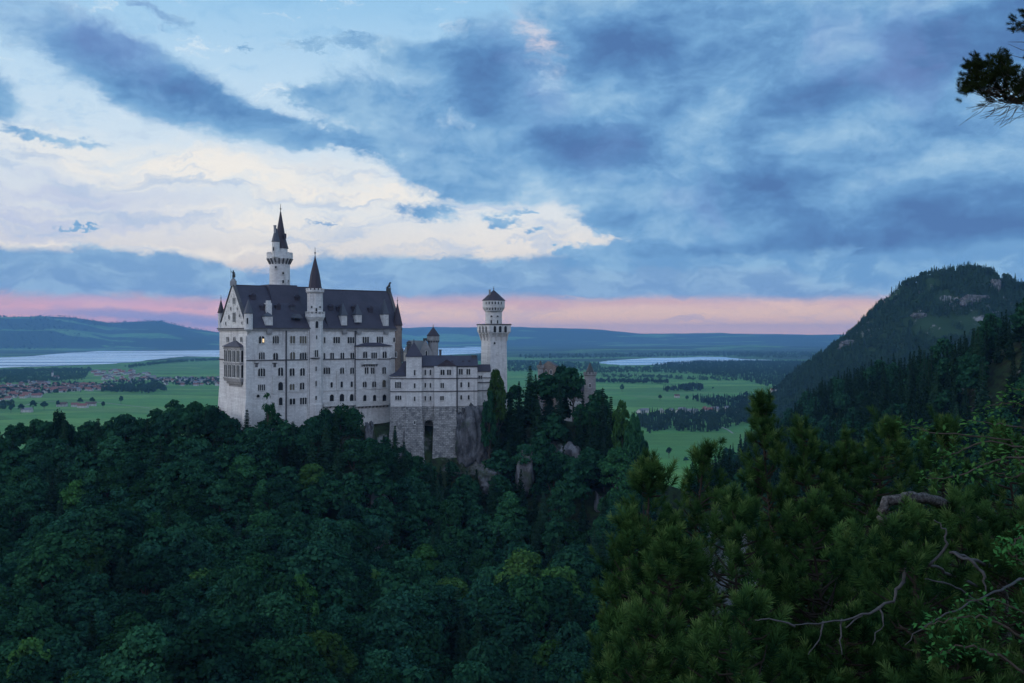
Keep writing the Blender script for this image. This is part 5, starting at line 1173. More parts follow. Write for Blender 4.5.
# thin the mid-distance prototypes
def thin(V, Fq, keep, seed):
    rs = np.random.RandomState(seed); n = len(Fq); idx = rs.rand(n) < keep; q = Fq[idx]; v = V[q.ravel()]
    c = v.reshape(-1, 4, 3).mean(1, keepdims=True); v = ((v.reshape(-1, 4, 3)-c)*(1/keep)**.42+c).reshape(-1, 3); return v, np.arange(len(v)).reshape(-1, 4)
midC = [thin(a, b_, .22, i) for i, (a, b_, _) in enumerate(midC)]; midB = [thin(PROT['b'][i]['V'], PROT['b'][i]['F'], .16, i) for i in (0, 1, 3)]
itS = []; itB = []
for y, k, pi, x, z, s, px in rest:
    (itS if k == 's' else itB).append((*( midC[rnd.randrange(2)] if k == 's' else midB[rnd.randrange(3)]), x, y, z-.4, s*rnd.uniform(.9, 1.15), s*(1 if k == 'b' else 1.05), rnd.uniform(0, 6.28)))
for c in hid[::3]:
    y, k, pi, x, z, s, px = c
    if 0 < px < 660: (itS if k == 's' else itB).append((*( midC[rnd.randrange(2)] if k == 's' else midB[rnd.randrange(3)]), x, y, z-.4, s, s, rnd.uniform(0, 6.28)))
if itS: merge('conifer_forest', itS, M['needle'], 'dense dark conifers filling the right hillside behind the nearer trees')
if itB: merge('broadleaf_forest', itB, M['leafd'], 'leafy trees filling gaps on the castle slope and right hillside')
# mountain
lc = [low_conifer(i, 19, 3.2) for i in range(4)]; lr = [low_round(i) for i in range(3)]
rs = np.random.RandomState(3); N = 36000
kx = rs.uniform(705, 1075, N); yy = rs.uniform(1250, 2420, N); xx = (kx-512)/F*yy; zz = height(xx, yy)
dn = fbm(xx/110+5, zz/70+2)+.5*fbm(xx/40, yy/40); nz_ = (height(xx+5, yy)-height(xx-5, yy))**2
keep = (zz > 2) & (dn > -.20+.05*(kx > 880)-.1*(zz < 100)-.3*(zz > 285)-.14*(zz > 215)); it = []
for i in np.where(keep)[0]:
    s = rs.uniform(.55, .95); g = (lc[i % 4] if rs.rand() < .78 else lr[i % 3]); it.append((*g, xx[i], yy[i], zz[i]-.5, s*1.0, s*rs.uniform(.85, 1.1), rs.uniform(0, 6.28)))
merge('mountain_forest', it, M['needlef'], 'dark conifer forest covering the distant mountain on the right')
# small rock crags on the mountain
def crag_zone(t): pass
for j, (px, py, wpx, hpx, Y) in enumerate([(996, 288, 8, 16, 1960), (968, 303, 14, 8, 1900), (852, 345, 22, 9, 2050), (975, 300, 24, 10, 1860), (920, 316, 14, 6, 1850)]):
    # drop the crag on the mountain surface along the sight line
    ys = np.linspace(1300, 2300, 400); xs = (px-512)/F*ys; zs = CAMZ-(py-HZ)*ys/F; hh = height(xs, ys); ii = np.where(hh > zs)[0]
    if len(ii) == 0: continue
    Yc = ys[ii[0]]; rock(px-wpx/2, px+wpx/2, py-hpx/2, py+hpx/2, Yc-2, 12, 40+j, 'pale limestone crag breaking the forest of the distant mountain')

# ------------------------------------------------------------------ valley: woods, tree lines, single trees
def in_poly(px, py, poly):
    r = False; j = len(poly)-1
    for i in range(len(poly)):
        xi, yi = poly[i]; xj, yj = poly[j]
        if (yi > py) != (yj > py) and px < (xj-xi)*(py-yi)/(yj-yi+1e-9)+xi: r = not r
        j = i
    return r
def wood(poly, n, conif, sc_, seed, name, mat, label):
    rs = np.random.RandomState(seed); P_ = [gp(*p) for p in poly]; xs = [p[0] for p in P_]; ys = [p[1] for p in P_]; it = []; tries = 0
    while len(it) < n and tries < n*40:
        tries += 1; x = rs.uniform(min(xs), max(xs)); y = rs.uniform(min(ys), max(ys))
        if not in_poly(x, y, P_): continue
        c = rs.rand() < conif; g = lc[rs.randint(4)] if c else lr[rs.randint(3)]; s = sc_*rs.uniform(.7, 1.25)
        it.append((*g, x, y, hz(x, y)-.5 if y < 4000 else far_h(np.array([x]), np.array([y]))[0]-.5, s*(1 if c else 1.15), s, rs.uniform(0, 6.28)))
    return merge(name, it, M[mat], label)
wood([(638, 424), (650, 434), (668, 430), (690, 433), (716, 432), (742, 424), (772, 426), (790, 420), (788, 408), (745, 411), (700, 414), (660, 415), (640, 417)], 900, .8, .9, 1, 'conifer_wood', 'needlef', 'belt of dark conifers between the two valley meadows')
wood([(700, 362), (760, 361.5), (835, 363), (850, 380), (800, 392), (765, 386), (740, 379.5), (700, 375), (650, 366)], 5500, .9, 1.0, 2, 'conifer_wood', 'needlef', 'broad dark wood beyond the meadow at the mountain foot')
wood([(590, 369), (640, 368), (700, 369), (752, 371), (750, 375), (700, 374.5), (640, 373), (590, 374)], 700, .5, .9, 3, 'mixed_wood', 'farwood', 'row of trees before the small lake')
wood([(596, 381), (640, 381.3), (668, 382), (668, 384), (630, 384), (596, 383)], 170, .3, .9, 4, 'mixed_wood', 'farwood', 'thin line of trees across the valley meadow')
wood([(663, 390), (690, 386.5), (703, 387), (702, 391.5), (685, 391.5), (664, 392)], 110, .5, 1.0, 5, 'mixed_wood', 'farwood', 'dark copse in the middle of the valley meadow')
wood([(636, 356.5), (640, 358.3), (700, 356.4), (780, 358.5), (840, 358), (840, 353), (700, 353), (600, 355), (520, 356), (520, 359), (600, 359)], 1500, .6, 1.3, 6, 'mixed_wood', 'farwood', 'dark woods along the far shore of the small lake')
wood([(-20, 378), (0, 371), (60, 370), (92, 369.5), (88, 374), (84, 380), (60, 382), (0, 385)], 1000, .3, .95, 7, 'mixed_wood', 'farwood', 'blue green wood behind the village')
wood([(122, 388), (160, 386), (167, 391), (150, 393.5), (100, 392.5), (104, 390)], 260, .3, 1.0, 8, 'mixed_wood', 'farwood', 'dark copse at the right of the village before the meadow')
wood([(-20, 351), (60, 350.5), (100, 347.5), (225, 346.5), (225, 344), (100, 343.5), (-20, 344)], 2600, .6, 1.6, 9, 'conifer_wood', 'farwood', 'dark wood on the far shore of the long lake')
wood([(125, 367.3), (150, 364.3), (180, 361.6), (220, 359.8), (220, 360.8), (180, 362.8), (150, 365.8), (130, 368.5)], 260, .3, 1.1, 10, 'mixed_wood', 'farwood', 'hedge trees along the near lake shore')
wood([(-20, 384), (20, 388), (60, 384), (100, 384), (150, 379), (220, 379), (220, 386), (150, 386), (100, 391), (50, 395), (20, 398), (-20, 402)], 650, .2, .75, 11, 'village_trees', 'farwood', 'garden trees between the village houses')
wood([(508, 362), (600, 364), (600, 372), (508, 372)], 900, .5, 1.0, 12, 'mixed_wood', 'farwood', 'woods in the plain right of the square tower')
wood([(440, 359), (486, 357), (486, 360), (440, 364)], 500, .5, 1.3, 17, 'mixed_wood', 'farwood', 'woods at the lake shore behind the side wing')
wood([(690, 400), (783, 430), (800, 432), (805, 395), (780, 392), (768, 398)], 900, .85, .95, 13, 'conifer_wood', 'needlef', 'conifers at the foot of the distant mountain')
wood([(600, 376), (640, 376), (700, 378), (740, 380), (735, 382), (640, 379), (600, 379)], 200, .3, .8, 14, 'mixed_wood', 'farwood', 'second thin tree line in the valley meadow')
wood([(0, 404), (12, 402), (14, 410), (0, 411)], 30, .2, .8, 15, 'mixed_wood', 'farwood', 'small clump of trees at the left border of the meadow')
def vtree(k, px, py, s, lab, grp='single trees on the valley meadows'):
    x, y = gp(px, py); p = PROT[k][int(px) % len(PROT[k])]
    place_tree(k, int(px) % len(PROT[k]), x, y, hz(x, y)-.2, (s, s), px, 'leafd' if k == 'b' else 'needle', lab, grp, name='meadow_tree' if k == 'b' else 'spruce_tree')
for q in [('b',669,458,.8,'round tree nearest on the lower valley meadow'),('b',686,463,.6,'small tree behind the pines at the meadow edge'),('s',699,463,.7,'narrow dark conifer on the lower valley meadow'),('b',726,458,.9,'tree at the right edge of the lower meadow'),('s',733,455,.8,'conifer at the right edge of the lower meadow'),
          ('b',660,401,1.0,'lone round tree left on the green meadow'),('b',687,402,.9,'lone round tree in the middle of the green meadow'),('b',713,390,.6,'lone small tree far on the green meadow'),('b',746,398,1.3,'tree at the mountain side of the green meadow'),('b',622,392,1.6,'broad tree beside the hedge on the meadow'),
          ('b',121,404.5,1.2,'lone round tree on the meadow below the village'),('b',11,413,1.0,'tree near the left border below the village'),('b',33,412,1.4,'first round tree by the white barn'),('b',44,410,1.4,'second round tree right of the white barn'),('b',21,414,1.2,'tree left of the white barn'),('b',103,409,1.0,'tree right of the red farmstead'),('b',58,407,1.1,'tree left of the red farmstead'),('b',80,404.5,1.2,'tree behind the red farmstead'),('b',92,404,1.2,'dark tree behind the right farm roof')]: vtree(*q)

# ------------------------------------------------------------------ houses
def roofmat(nm, a, b_): M[nm] = material(nm, lambda t: t.mix(t.noise(geo(t), .3, 3), a, b_), .8, .2)
roofmat('red_tiles', (.26, .10, .075, 1), (.19, .085, .07, 1)); roofmat('brown_tiles', (.14, .085, .07, 1), (.10, .07, .065, 1)); roofmat('grey_tiles', (.22, .22, .24, 1), (.15, .15, .17, 1))
M['render'] = material('white_house_render', wall_fn((.60, .58, .56, 1), (.48, .46, .46, 1), .2), .9, .2)
_hm = {}
def house_meshes(w, l, h, rh):
    key = (w, l, h, rh)
    if key in _hm: return _hm[key]
    m = MB(); m.prism([(-l/2, -w/2), (l/2, -w/2), (l/2, w/2), (-l/2, w/2)], -1, h)
    for sx in (-1, 1):
        x0, x1 = sx*(l/2-.3), sx*l/2; m.add([(x0, -w/2, h), (x0, w/2, h), (x0, 0, h+rh*.95), (x1, -w/2, h), (x1, w/2, h), (x1, 0, h+rh*.95)], [(0, 1, 2), (5, 4, 3), (0, 2, 5, 3), (1, 4, 5, 2)])
    r = MB(); o = .9
    r.add([(-l/2-o, -w/2-o, h-.3), (l/2+o, -w/2-o, h-.3), (l/2+o, 0, h+rh), (-l/2-o, 0, h+rh), (-l/2-o, -w/2-o, h), (l/2+o, -w/2-o, h), (l/2+o, 0, h+rh+.3), (-l/2-o, 0, h+rh+.3)], [(3, 2, 1, 0), (4, 5, 6, 7), (0, 1, 5, 4), (1, 2, 6, 5), (3, 0, 4, 7)])
    r.add([(-l/2-o, w/2+o, h-.3), (l/2+o, w/2+o, h-.3), (l/2+o, 0, h+rh), (-l/2-o, 0, h+rh), (-l/2-o, w/2+o, h), (l/2+o, w/2+o, h), (l/2+o, 0, h+rh+.3), (-l/2-o, 0, h+rh+.3)], [(0, 1, 2, 3), (7, 6, 5, 4), (4, 5, 1, 0), (5, 6, 2, 1), (7, 4, 0, 3)])
    r.prism([(l*.2, .6), (l*.2+.9, .6), (l*.2+.9, 1.5), (l*.2, 1.5)], h+rh*.5, h+rh+1.1)
    g = MB()
    for i in range(3):
        for fl in range(2):
            x = -l/2+l*(i+.5)/3; extrude(g, [(x-.5, 1+2.6*fl), (x+.5, 1+2.6*fl), (x+.5, 2.3+2.6*fl), (x-.5, 2.3+2.6*fl)], -w/2-.04, -w/2+.02)
    _hm[key] = (mesh_of(m, 'wall', M['render']), {k: mesh_of(r, 'roof', M[k]) for k in ('red_tiles', 'brown_tiles', 'grey_tiles')}, mesh_of(g, 'window', M['pane'])); return _hm[key]
def house(px, py, rz, size, roof, label, grp, cat='house', name='village_house', S=1.0):
    x, y = gp(px, py); a, r, g = house_meshes(*size); e = empty(name, (x, y, hz(x, y)), label, cat, grp)
    for nm, me in (('wall', a), ('roof', r[roof]), ('window', g)):
        o = link(nm, me, e, (0, 0, 0), rz); o.scale = (S, S, S)
sizes = [(10, 14, 5.5, 4.0), (11, 17, 6.0, 4.4), (9, 11, 5.2, 3.8), (12, 24, 6.0, 4.8)]
hr = random.Random(8)
def village(poly, n, lab, grp, w=(6, 3, 1)):
    xs = [p[0] for p in poly]; ys = [p[1] for p in poly]; placed = []; tr = 0
    while len(placed) < n and tr < 6000:
        tr += 1; px = hr.uniform(min(xs), max(xs)); py = hr.uniform(min(ys), max(ys))
        if not in_poly(px, py, poly): continue
        x, y = gp(px, py)
        if any((x-a)**2+(y-b_)**2 < 24**2 for a, b_ in placed): continue
        placed.append((x, y)); roof = hr.choices(['red_tiles', 'brown_tiles', 'grey_tiles'], w)[0]; si = hr.randrange(4)
        col = {'red_tiles': 'red-roofed', 'brown_tiles': 'brown-roofed', 'grey_tiles': 'grey-roofed'}[roof]; sz_ = ['mid-sized', 'long', 'small', 'big'][si]
        third = 'left' if px < min(xs)+(max(xs)-min(xs))/3 else ('right' if px > min(xs)+(max(xs)-min(xs))*2/3 else 'middle')
        row = 'front' if py > sum(ys)/len(ys) else 'back'
        house(px, py, hr.uniform(-.6, .6)+(1.57 if hr.random() < .35 else 0), sizes[si], roof, f"{sz_} {col} white house {lab}, {third} part, {row} rows", grp, S=hr.uniform(.85, 1.1))
village([(0, 386), (30, 382), (60, 384), (92, 386), (92, 391), (60, 392.5), (40, 397), (0, 402)], 110, 'in the near village', 'houses of the near village')
village([(62, 386), (112, 383), (118, 389), (88, 391.5), (60, 391)], 35, 'in the village centre by the copse', 'houses of the village centre')
village([(88, 372), (128, 369), (150, 374), (168, 382), (108, 384)], 82, 'in the village quarter behind the copse', 'houses of the back quarter', (3, 3, 3))
village([(158, 379), (218, 377.5), (218, 386), (165, 386)], 50, 'in the village row reaching the palace', 'houses of the village row by the palace', (3, 2, 2))
village([(640, 411.5), (720, 409), (760, 410), (760, 413), (720, 413.5), (640, 415)], 20, 'among the conifers of the valley belt', 'houses behind the conifer belt', (1, 1, 5))
for q in [(62, 406.5, .1, 3, 'brown_tiles', 'leftmost dark-roofed farm building below the village'), (75, 406.8, .3, 1, 'red_tiles', 'red-roofed farm building in the middle of the farmstead'), (83, 407.8, -.1, 3, 'red_tiles', 'long bright red-roofed barn of the farmstead'), (91, 406, .2, 3, 'brown_tiles', 'rightmost brown-roofed farm building'),
          (27, 412.2, .0, 3, 'grey_tiles', 'long white barn with pale roof left of the farmstead'), (776, 413.5, .1, 3, 'red_tiles', 'red-roofed farmhouse at the mountain foot'), (779, 419, .5, 1, 'grey_tiles', 'small white house below the red-roofed farmhouse'), (677, 397.5, 0, 0, 'brown_tiles', 'low brown barn on the green meadow')]:
    house(q[0], q[1], q[2], sizes[q[3]], q[4], q[5], 'farm buildings in the valley', 'farm building', 'farm_building')
# village church
x, y = gp(56, 379); e = empty('village_church', (x, y, hz(x, y)), 'small white church with slim spire behind the near village', 'church'); m = MB()
m.prism([(x-12, y-6), (x+12, y-6), (x+12, y+6), (x-12, y+6)], 0, 9); m.prism([(x-17, y-3.5), (x-11, y-3.5), (x-11, y+3.5), (x-17, y+3.5)], 0, 26); m.build('wall', M['render'], e)
m = MB(); m.prism([(x-13, y-7), (x+13, y-7), (x+13, y+7), (x-13, y+7)], 9.0, 15, [(x-12, y-.2), (x+12, y-.2), (x+12, y+.2), (x-12, y+.2)]); m.build('roof', M['brown_tiles'], e)
m = MB(); m.prism([(x-17.3, y-3.8), (x-10.7, y-3.8), (x-10.7, y+3.8), (x-17.3, y+3.8)], 26, 40, [(x-14.1, y-.1), (x-13.9, y-.1), (x-13.9, y+.1), (x-14.1, y+.1)]); m.build('spire', M['slate'], e)
# valley road
def road(pix, w, label, mat):
    pts = [gp(*p) for p in pix]; V = []; 
    P2 = []
    for a, b_ in zip(pts[:-1], pts[1:]):
        for k in range(8): f = k/8; P2.append((a[0]+(b_[0]-a[0])*f, a[1]+(b_[1]-a[1])*f))
    P2.append(pts[-1]); Fq = []
    for i, p in enumerate(P2):
        q = P2[min(i+1, len(P2)-1)]; o = P2[max(i-1, 0)]; d_ = Vector((q[0]-o[0], q[1]-o[1])).normalized(); nn = Vector((-d_.y, d_.x))*w/2
        for sg in (-1, 1): X_, Y_ = p[0]+nn.x*sg, p[1]+nn.y*sg; V.append((X_, Y_, hz(X_, Y_)+.35))
        if i: Fq.append((2*i-2, 2*i-1, 2*i+1, 2*i))
    o = link('road', np_mesh('road', V, Fq, mat)); tag(o, label, 'road', kind='structure')
M['gravel'] = material('pale_gravel', lambda t: t.mix(t.noise(geo(t), .2, 3), (.30, .29, .27, 1), (.22, .21, .20, 1)), .95, .1)
road([(733, 433.5), (728, 430), (722, 427.2), (714, 425.8)], 4, 'pale road bending out of the conifer belt', M['gravel'])
road([(700, 464.5), (720, 464), (760, 458)], 7, 'pale lane at the near edge of the lower meadow', M['gravel'])
road([(15, 408), (35, 403), (60, 401), (95, 402), (150, 408)], 6, 'thin lane past the farmstead', M['gravel'])

# ------------------------------------------------------------------ foreground pines
def tuft_proto(seed, n=84, ln=.070, sh=.13, wd=.0030):
    rs = np.random.RandomState(seed); V = []
    for i in range(n):
        t = (i+.5)/n; a = i*2.4+rs.uniform(-.3, .3); sp_ = math.radians(rs.uniform(45, 85))*(1.05-.62*t); L_ = ln*rs.uniform(.75, 1.15)
        d_ = np.array([math.sin(sp_)*math.cos(a), math.sin(sp_)*math.sin(a), math.cos(sp_)]); p0 = np.array([0, 0, sh*t])
        s_ = np.cross(d_, rs.normal(size=3)); s_ /= np.linalg.norm(s_); s_ = s_*wd
        V += [p0-s_, p0+s_, p0+d_*L_+s_*.4, p0+d_*L_-s_*.4]
    return np.array(V)
TUFT = [tuft_proto(i) for i in range(5)]
def rot_to(d_, spin):
    d_ = d_/np.linalg.norm(d_); a = np.cross([.3, .9, .1], d_); a /= np.linalg.norm(a); b_ = np.cross(d_, a)
    c_, s_ = math.cos(spin), math.sin(spin); return np.stack([a*c_+b_*s_, -a*s_+b_*c_, d_], 1)
def tufts_mesh(name, L_, mat, parent, origin):
    VV = []
    for p, d_, s, k in L_: VV.append(TUFT[k % 5]@rot_to(np.array(d_), k*1.7).T*s+np.array(p))
    V = np.vstack(VV)-np.array(origin); nt_ = len(TUFT[0])
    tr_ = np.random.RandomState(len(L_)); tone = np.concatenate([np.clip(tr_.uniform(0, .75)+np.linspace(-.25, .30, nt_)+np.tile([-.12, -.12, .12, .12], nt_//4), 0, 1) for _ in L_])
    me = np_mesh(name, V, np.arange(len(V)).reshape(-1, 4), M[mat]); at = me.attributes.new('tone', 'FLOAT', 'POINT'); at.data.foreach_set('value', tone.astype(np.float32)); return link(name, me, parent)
def W3(px, py, Y): return np.array(Wp(px, py, Y))
def pine(px, Y, topy, r, hgt, seed, label, ntip=150, mat='pine', spire=1.8, ts=1.4):
    rs = np.random.RandomState(seed); top = W3(px, topy, Y); x, y, zt = top; g = hz(x, y)-.4; g = min(g, zt-hgt); e = empty('mountain_pine', (x, y, g), label, 'pine', 'mountain pines on the slope below the viewpoint')
    lean = rs.normal(size=2)*.15; tr = [(0, 0, 0)]
    for i in range(1, 7): f = i/6; tr.append((lean[0]*f*f*2+rs.normal()*.05, lean[1]*f*f*2+rs.normal()*.05, (zt-g-.12)*f))
    off = np.array(tr[-1]); tr = [(a[0]-off[0], a[1]-off[1], a[2]) for a in tr]
    T_ = MB(); T_.tube(tr, [.09, .08, .065, .05, .035, .022, .01], 7); BR = T_; tl = []; Hc = hgt
    trn = np.array(tr)
    def tp(z): return np.array([np.interp(z, trn[:, 2], trn[:, 0]), np.interp(z, trn[:, 2], trn[:, 1]), z])
    for i in range(ntip):
        h = 1-rs.uniform(0, 1)**.85; a = rs.uniform(0, 6.283); zz = (zt-g)-Hc*(1-h); reach = r*(1-h**spire)*rs.uniform(.45, 1.02)+.06
        tip = tp(zz)+np.array([math.cos(a)*reach, math.sin(a)*reach, 0]); z0 = zz-reach*rs.uniform(.25, .6); z0 = max(z0, .2); st_ = tp(z0)
        mid = st_*.45+tip*.55-np.array([0, 0, reach*.12])+rs.normal(size=3)*.04
        if i % 2 == 0: BR.tube([tuple(st_), tuple(mid), tuple(tip)], [.018, .011, .005], 4)
        out = np.array([math.cos(a), math.sin(a), 0.0])
        for k in range(1+(rs.rand() < .25)):
            o = rs.normal(size=3)*np.array([.07, .07, .05])*(k > 0)*2; d_ = out*.55*(1-h*.6)+np.array([0, 0, .85])+rs.normal(size=3)*.32
            tl.append((tip+o, d_, ts*rs.uniform(.7, 1.2), rs.randint(1000)))
    for k in range(5): tl.append((tp(zt-g-.12-.1*k)+rs.normal(size=3)*.03, np.array([rs.normal()*.25, rs.normal()*.25, 1]), ts*1.15, k))
    link('trunk', mesh_of(BR, 'trunk', M['barkd']), e)
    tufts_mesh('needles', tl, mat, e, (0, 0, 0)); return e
PINES = [(760, 17, 399, 1.05, 4.6, 'tall pine tip standing up against the green valley', 190, 1.3), (704, 15.5, 452, 1.15, 4.5, 'pine left of the tall pine tip', 170, 2.2), (650, 14.5, 460, .85, 4.5, 'bushy pine at the left end of the pines', 150, 2.0),
         (628, 13.5, 520, .62, 3.6, 'low pine nearest to the castle forest', 110, 2.0), (802, 16.5, 428, 1.0, 4.2, 'pine right of the tall pine tip', 170, 1.8), (846, 17.5, 436, 1.1, 4.2, 'pine below the left end of the right hillside', 170, 1.8),
         (893, 16, 428, 1.25, 4.4, 'broad pine behind the gnarled trunk', 190, 2.2), (945, 17.5, 425, 1.3, 4.4, 'pine behind the fresh green sprigs', 190, 2.2), (1005, 16, 430, 1.4, 4.6, 'pine at the right border of the picture', 190, 2.2),
         (735, 12.5, 500, 1.2, 3.8, 'pine in the middle of the thicket', 190, 2.4), (672, 12, 540, 1.0, 3.6, 'pine in the lower left of the thicket', 170, 2.4), (808, 12.5, 505, 1.2, 3.8, 'pine above the long bare branch', 180, 2.4), (650, 10.5, 615, .8, 2.4, 'pine at the lower left border of the thicket', 130, 2.4),
         (960, 12.8, 505, 1.2, 3.6, 'pine behind the weathered bare branches', 170, 2.4), (745, 9.6, 600, 1.0, 2.4, 'pine at the lower picture edge left of the bare branch', 160, 2.4), (850, 11.4, 620, 1.1, 2.6, 'pine at the lower edge under the bare branch', 150, 2.4),
         (1025, 11.5, 520, 1.1, 3.2, 'pine in the lower right corner', 160, 2.4), (950, 9.6, 640, .9, 2.0, 'lowest pine near the right corner', 130, 2.4), (890, 13.5, 540, 1.2, 3.4, 'dark pine behind the gnarled trunk bend', 160, 2.4),
         (915, 10.4, 512, .42, 1.2, 'bright young pine shoot in front of the gnarled trunk', 40, 1.8)]
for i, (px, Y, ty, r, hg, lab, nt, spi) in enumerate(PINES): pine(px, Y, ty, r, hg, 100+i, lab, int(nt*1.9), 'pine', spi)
def limb(m, pts, rad, wob=.012, seed=0, n=7):
    rs = np.random.RandomState(seed); P_ = [W3(*p) for p in pts]; out = []; rr = []
    for i in range(len(P_)-1):
        for k in range(4): f = k/4; out.append(tuple(P_[i]*(1-f)+P_[i+1]*f+rs.normal(size=3)*wob)); rr.append((rad[i]*(1-f)+rad[i+1]*f)*rs.uniform(.85, 1.15))
    out.append(tuple(P_[-1])); rr.append(rad[-1]); m.tube(out, rr, n)
g0 = W3(905, 700, 9.9); gp_ = empty('gnarled_pine', (g0[0], g0[1], hz(g0[0], g0[1])-.3), 'old gnarled pine with a bent grey trunk and weathered bare branches', 'pine')
def lb(name, pts, rad, seed, mat='bare'):
    m = MB(); limb(m, pts, rad, .010, seed); return m.build(name, M[mat], gp_, True)
lb('trunk', [(1010, 760, 13.2), (1000, 640, 12.9), (1000, 560, 12.6), (985, 530, 12.4), (955, 508, 11.6), (928, 499, 10.0), (906, 497, 9.8), (887, 501, 9.75), (880, 516, 9.7), (889, 532, 9.7), (905, 545, 9.65)], [.14, .12, .10, .08, .065, .055, .05, .048, .042, .036, .026], 1, 'barkg')
br = lb('branch', [(905, 545, 9.65), (905, 562, 9.6), (904, 582, 9.55), (893, 601, 9.5), (862, 614, 9.4), (826, 623, 9.3), (790, 625, 9.2)], [.020, .018, .017, .015, .011, .008, .004], 2)
for j, q in enumerate([[(880, 606, 9.5), (884, 624, 9.4), (872, 645, 9.35)], [(842, 619, 9.4), (841, 640, 9.35), (842, 655, 9.3)], [(824, 622, 9.4), (818, 640, 9.35), (808, 655, 9.3)], [(795, 625, 9.2), (770, 618, 9.2), (755, 620, 9.2)], [(862, 614, 9.4), (846, 628, 9.35)]]):
    m = MB(); limb(m, q, [.010, .007, .004][:len(q)], .008, 30+j, 5); m.build('twig', M['bare'], br, True)
lb('branch', [(990, 566, 12.2), (968, 558, 9.8), (950, 551, 9.3), (968, 560, 9.2), (982, 572, 9.2), (986, 592, 9.2)], [.024, .016, .013, .015, .014, .007], 3)
lb('branch', [(985, 590, 12.2), (945, 572, 9.7), (930, 566, 9.4), (948, 545, 9.3), (945, 530, 9.3), (934, 520, 9.3)], [.02, .015, .013, .012, .008, .004], 4)
lb('branch', [(990, 610, 12.2), (960, 588, 9.6), (940, 582, 9.3), (925, 579, 9.2)], [.014, .010, .008, .004], 5)
lb('branch', [(1030, 575, 10.6), (1005, 588, 9.8), (985, 597, 9.5), (955, 610, 9.4), (925, 625, 9.3), (905, 645, 9.2)], [.015, .012, .010, .008, .006, .003], 6)
rs = np.random.RandomState(9); tl = []
for (px, py, Y, sr, n) in [(905, 528, 9.5, .16, 16), (888, 550, 9.5, .18, 16), (862, 548, 9.5, .20, 16), (912, 562, 9.4, .14, 12), (840, 560, 9.8, .2, 14), (944, 512, 10.6, .2, 18), (968, 520, 11.2, .25, 22), (985, 532, 11.5, .25, 18)]:
    for k in range(n): tl.append((W3(px, py, Y)+rs.normal(size=3)*sr*.5, np.array([rs.normal()*.5, rs.normal()*.5, .8]), 1.15*rs.uniform(.7, 1.1), rs.randint(999)))
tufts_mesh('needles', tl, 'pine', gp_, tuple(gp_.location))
# ---------------- fresh green broadleaf sprigs on the right
def leaf_quads(cs, ds, size, rs):
    V = []
    for c, d_ in zip(cs, ds):
        d_ = d_/np.linalg.norm(d_); s_ = np.cross(d_, np.array([rs.normal()*.4, rs.normal()*.4, 1])); s_ /= np.linalg.norm(s_); L_ = size*rs.uniform(.7, 1.25)
        nn = np.cross(s_, d_)*L_*.12
        V += [c, c+d_*L_*.5+s_*L_*.26+nn, c+d_*L_, c+d_*L_*.5-s_*L_*.26+nn]
    V = np.array(V); return V, np.arange(len(V)).reshape(-1, 4)
def sapling(name, base, sprigs, label, seed, leaf=.075):
    rs = np.random.RandomState(seed); b0 = W3(*base); e = empty(name, tuple(b0), label, 'sapling', 'young leafy saplings at the right border'); T_ = MB(); cs = []; ds = []
    for pts in sprigs:
        P_ = [b0]+[W3(*p) for p in pts]; L2 = []
        for a, b_ in zip(P_[:-1], P_[1:]):
            for k in range(6): f = k/6; L2.append(a*(1-f)+b_*f+rs.normal(size=3)*.012)
        L2.append(P_[-1]); n = len(L2); T_.tube([tuple(q-b0) for q in L2], [.014*(1-i/n)+.003 for i in range(n)], 5)
        for i in range(5, n):
            d0 = L2[i]-L2[i-1]; d0 /= np.linalg.norm(d0)+1e-9
            for k in range(7):
                sd = rs.normal(size=3); dd = d0*.5+sd*np.array([.8, .8, .35])+np.array([0, 0, -.1]); cs.append(L2[i]-b0+rs.normal(size=3)*.05+dd*.03*rs.uniform(0, 3)); ds.append(dd)
    link('stem', mesh_of(T_, 'stem', M['bark']), e); V, Fq = leaf_quads(cs, ds, leaf, rs); link('leaves', np_mesh('leaves', V, Fq, M['fresh']), e)
sapling('leafy_sapling', (1070, 560, 12.5), [[(1035, 450, 12.5), (990, 440, 12.4), (958, 452, 12.3), (940, 458, 12.3)], [(1040, 430, 12.6), (1000, 425, 12.5), (968, 420, 12.4)], [(1040, 410, 12.8), (1010, 402, 12.7), (985, 408, 12.6)], [(1050, 470, 12.3), (1010, 478, 12.2), (985, 470, 12.2)], [(1060, 400, 13), (1030, 392, 13), (1012, 388, 13)], [(1030, 455, 12), (995, 460, 12), (960, 475, 11.9), (925, 478, 11.9)], [(1010, 440, 12.5), (930, 432, 12.5), (905, 425, 12.5)]], 'fresh green leafy sapling reaching in from the right above the gnarled trunk', 41)
sapling('leafy_sapling', (1060, 700, 9.2), [[(1030, 640, 9.2), (985, 615, 9.1), (955, 618, 9.0), (925, 628, 9.0)], [(1035, 620, 9.2), (1000, 600, 9.1), (965, 600, 9.0)], [(1040, 600, 9.2), (1020, 560, 9.2), (1005, 550, 9.2)], [(1000, 655, 9.1), (960, 645, 9.0), (940, 655, 9.0)], [(1040, 580, 9.2), (1022, 535, 9.2), (1012, 545, 9.1)]], 'fresh green leafy sapling in the lower right corner', 42, .06)
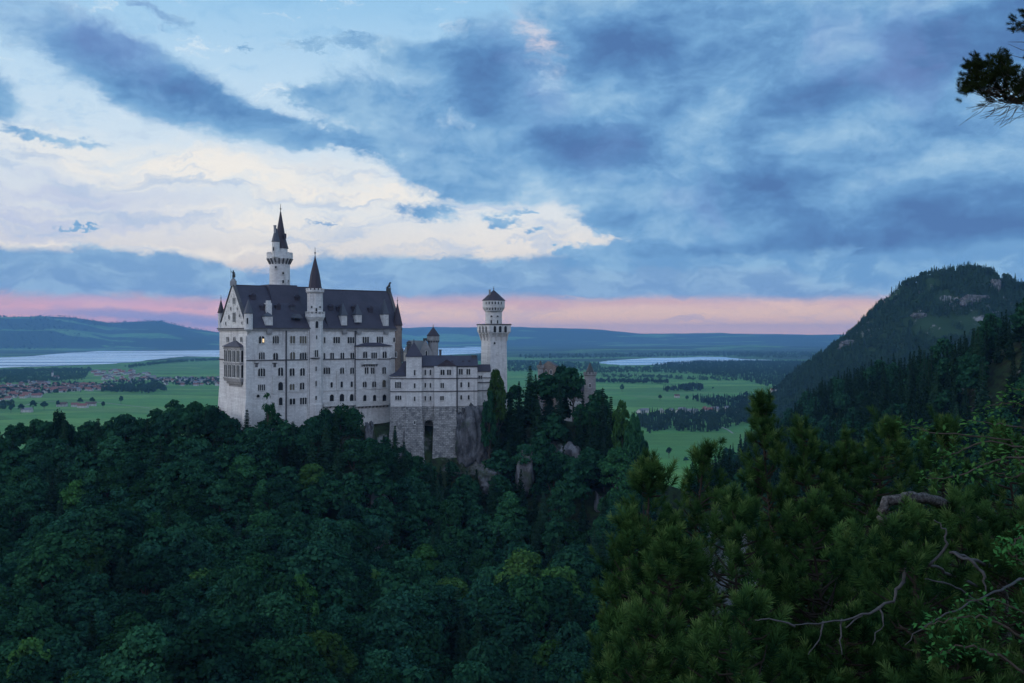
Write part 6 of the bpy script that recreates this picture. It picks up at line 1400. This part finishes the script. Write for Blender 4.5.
# ---------------- dark pine limb in the upper right corner
def limb_pine():
    Y = 14; xb = (1120-512)/F*Y; g = hz(xb, Y); e = empty('overhanging_pine', (xb, Y, g-.3), 'dark pine limb hanging in from the upper right corner before the sky', 'pine')
    m = MB(); m.tube([(xb, Y, g-.3), (xb+.1, Y, g+4), (xb-.1, Y, 181), (xb+.05, Y, 184.5), (xb, Y+.1, 188)], [.2, .17, .14, .10, .03], 8); m.build('trunk', M['bark'], e)
    rs = np.random.RandomState(77); tl = []; st_ = np.array([xb, Y, CAMZ-(160-HZ)*Y/F])
    m = MB(); P0 = W3(1060, 118, Y)
    m.tube([tuple(st_), tuple(P0), tuple(W3(1030, 102, Y)), tuple(W3(1000, 96, Y)), tuple(W3(975, 88, Y))], [.05, .035, .024, .014, .005], 6)
    for k in range(64):
        f = rs.uniform(0, 1); s0 = W3(1050-70*f, 112-20*f, Y); cx = rs.uniform(963, 1045); lim = 25*math.sqrt(max(.05, 1-((cx-1005)/46)**2))
        cy = 82+rs.uniform(-1, .7)*lim; t_ = W3(cx, cy, Y+rs.normal()*.3); m.tube([tuple(s0), tuple((s0+t_)/2+rs.normal(size=3)*.03), tuple(t_)], [.009, .006, .003], 4)
        for q in range(6): tl.append((t_+rs.normal(size=3)*.06, np.array([rs.normal()*.6-.3, rs.normal()*.5, rs.uniform(-.2, .9)]), rs.uniform(.65, .95), rs.randint(999)))
    for k in range(26):   # bare drooping twigs
        s0 = W3(rs.uniform(990, 1050), rs.uniform(98, 108), Y); d_ = np.array([-rs.uniform(.1, .6), rs.normal()*.2, -rs.uniform(.05, .35)]); t_ = s0+d_*rs.uniform(.4, 1.0)
        m.tube([tuple(s0), tuple((s0+t_)/2+rs.normal(size=3)*.03), tuple(t_)], [.006, .004, .0025], 4)
        t2 = t_+np.array([-.08, 0, rs.normal()*.06]); m.tube([tuple((s0+t_)/2), tuple(t2)], [.003, .002], 4)
    st2 = np.array([xb, Y, CAMZ-(70-HZ)*Y/F]); m.tube([tuple(st2), tuple(W3(1060, 45, Y)), tuple(W3(1035, 28, Y)), tuple(W3(1016, 30, Y))], [.04, .02, .012, .004], 5)
    for k in range(16):
        t_ = W3(rs.uniform(1014, 1046), rs.uniform(14, 36), Y+rs.normal()*.15)
        if t_[0] < W3(1018, 0, Y)[0] and rs.rand() < .5: continue
        m.tube([tuple(W3(1040, 30, Y)), tuple(t_)], [.006, .003], 4)
        for q in range(4): tl.append((t_+rs.normal(size=3)*.03, np.array([rs.normal()*.6-.3, rs.normal()*.5, rs.uniform(-.1, .9)]), rs.uniform(.55, .85), rs.randint(999)))
    for y0 in (44, 52, 60): m.tube([tuple(W3(1045, y0, Y)), tuple(W3(1022, y0-2, Y)), tuple(W3(1008, y0-6+rs.normal()*3, Y))], [.007, .005, .002], 4)
    m.build('limbs', M['bark'], e); tufts_mesh('needles', tl, 'pineb', e, tuple(e.location))
limb_pine()
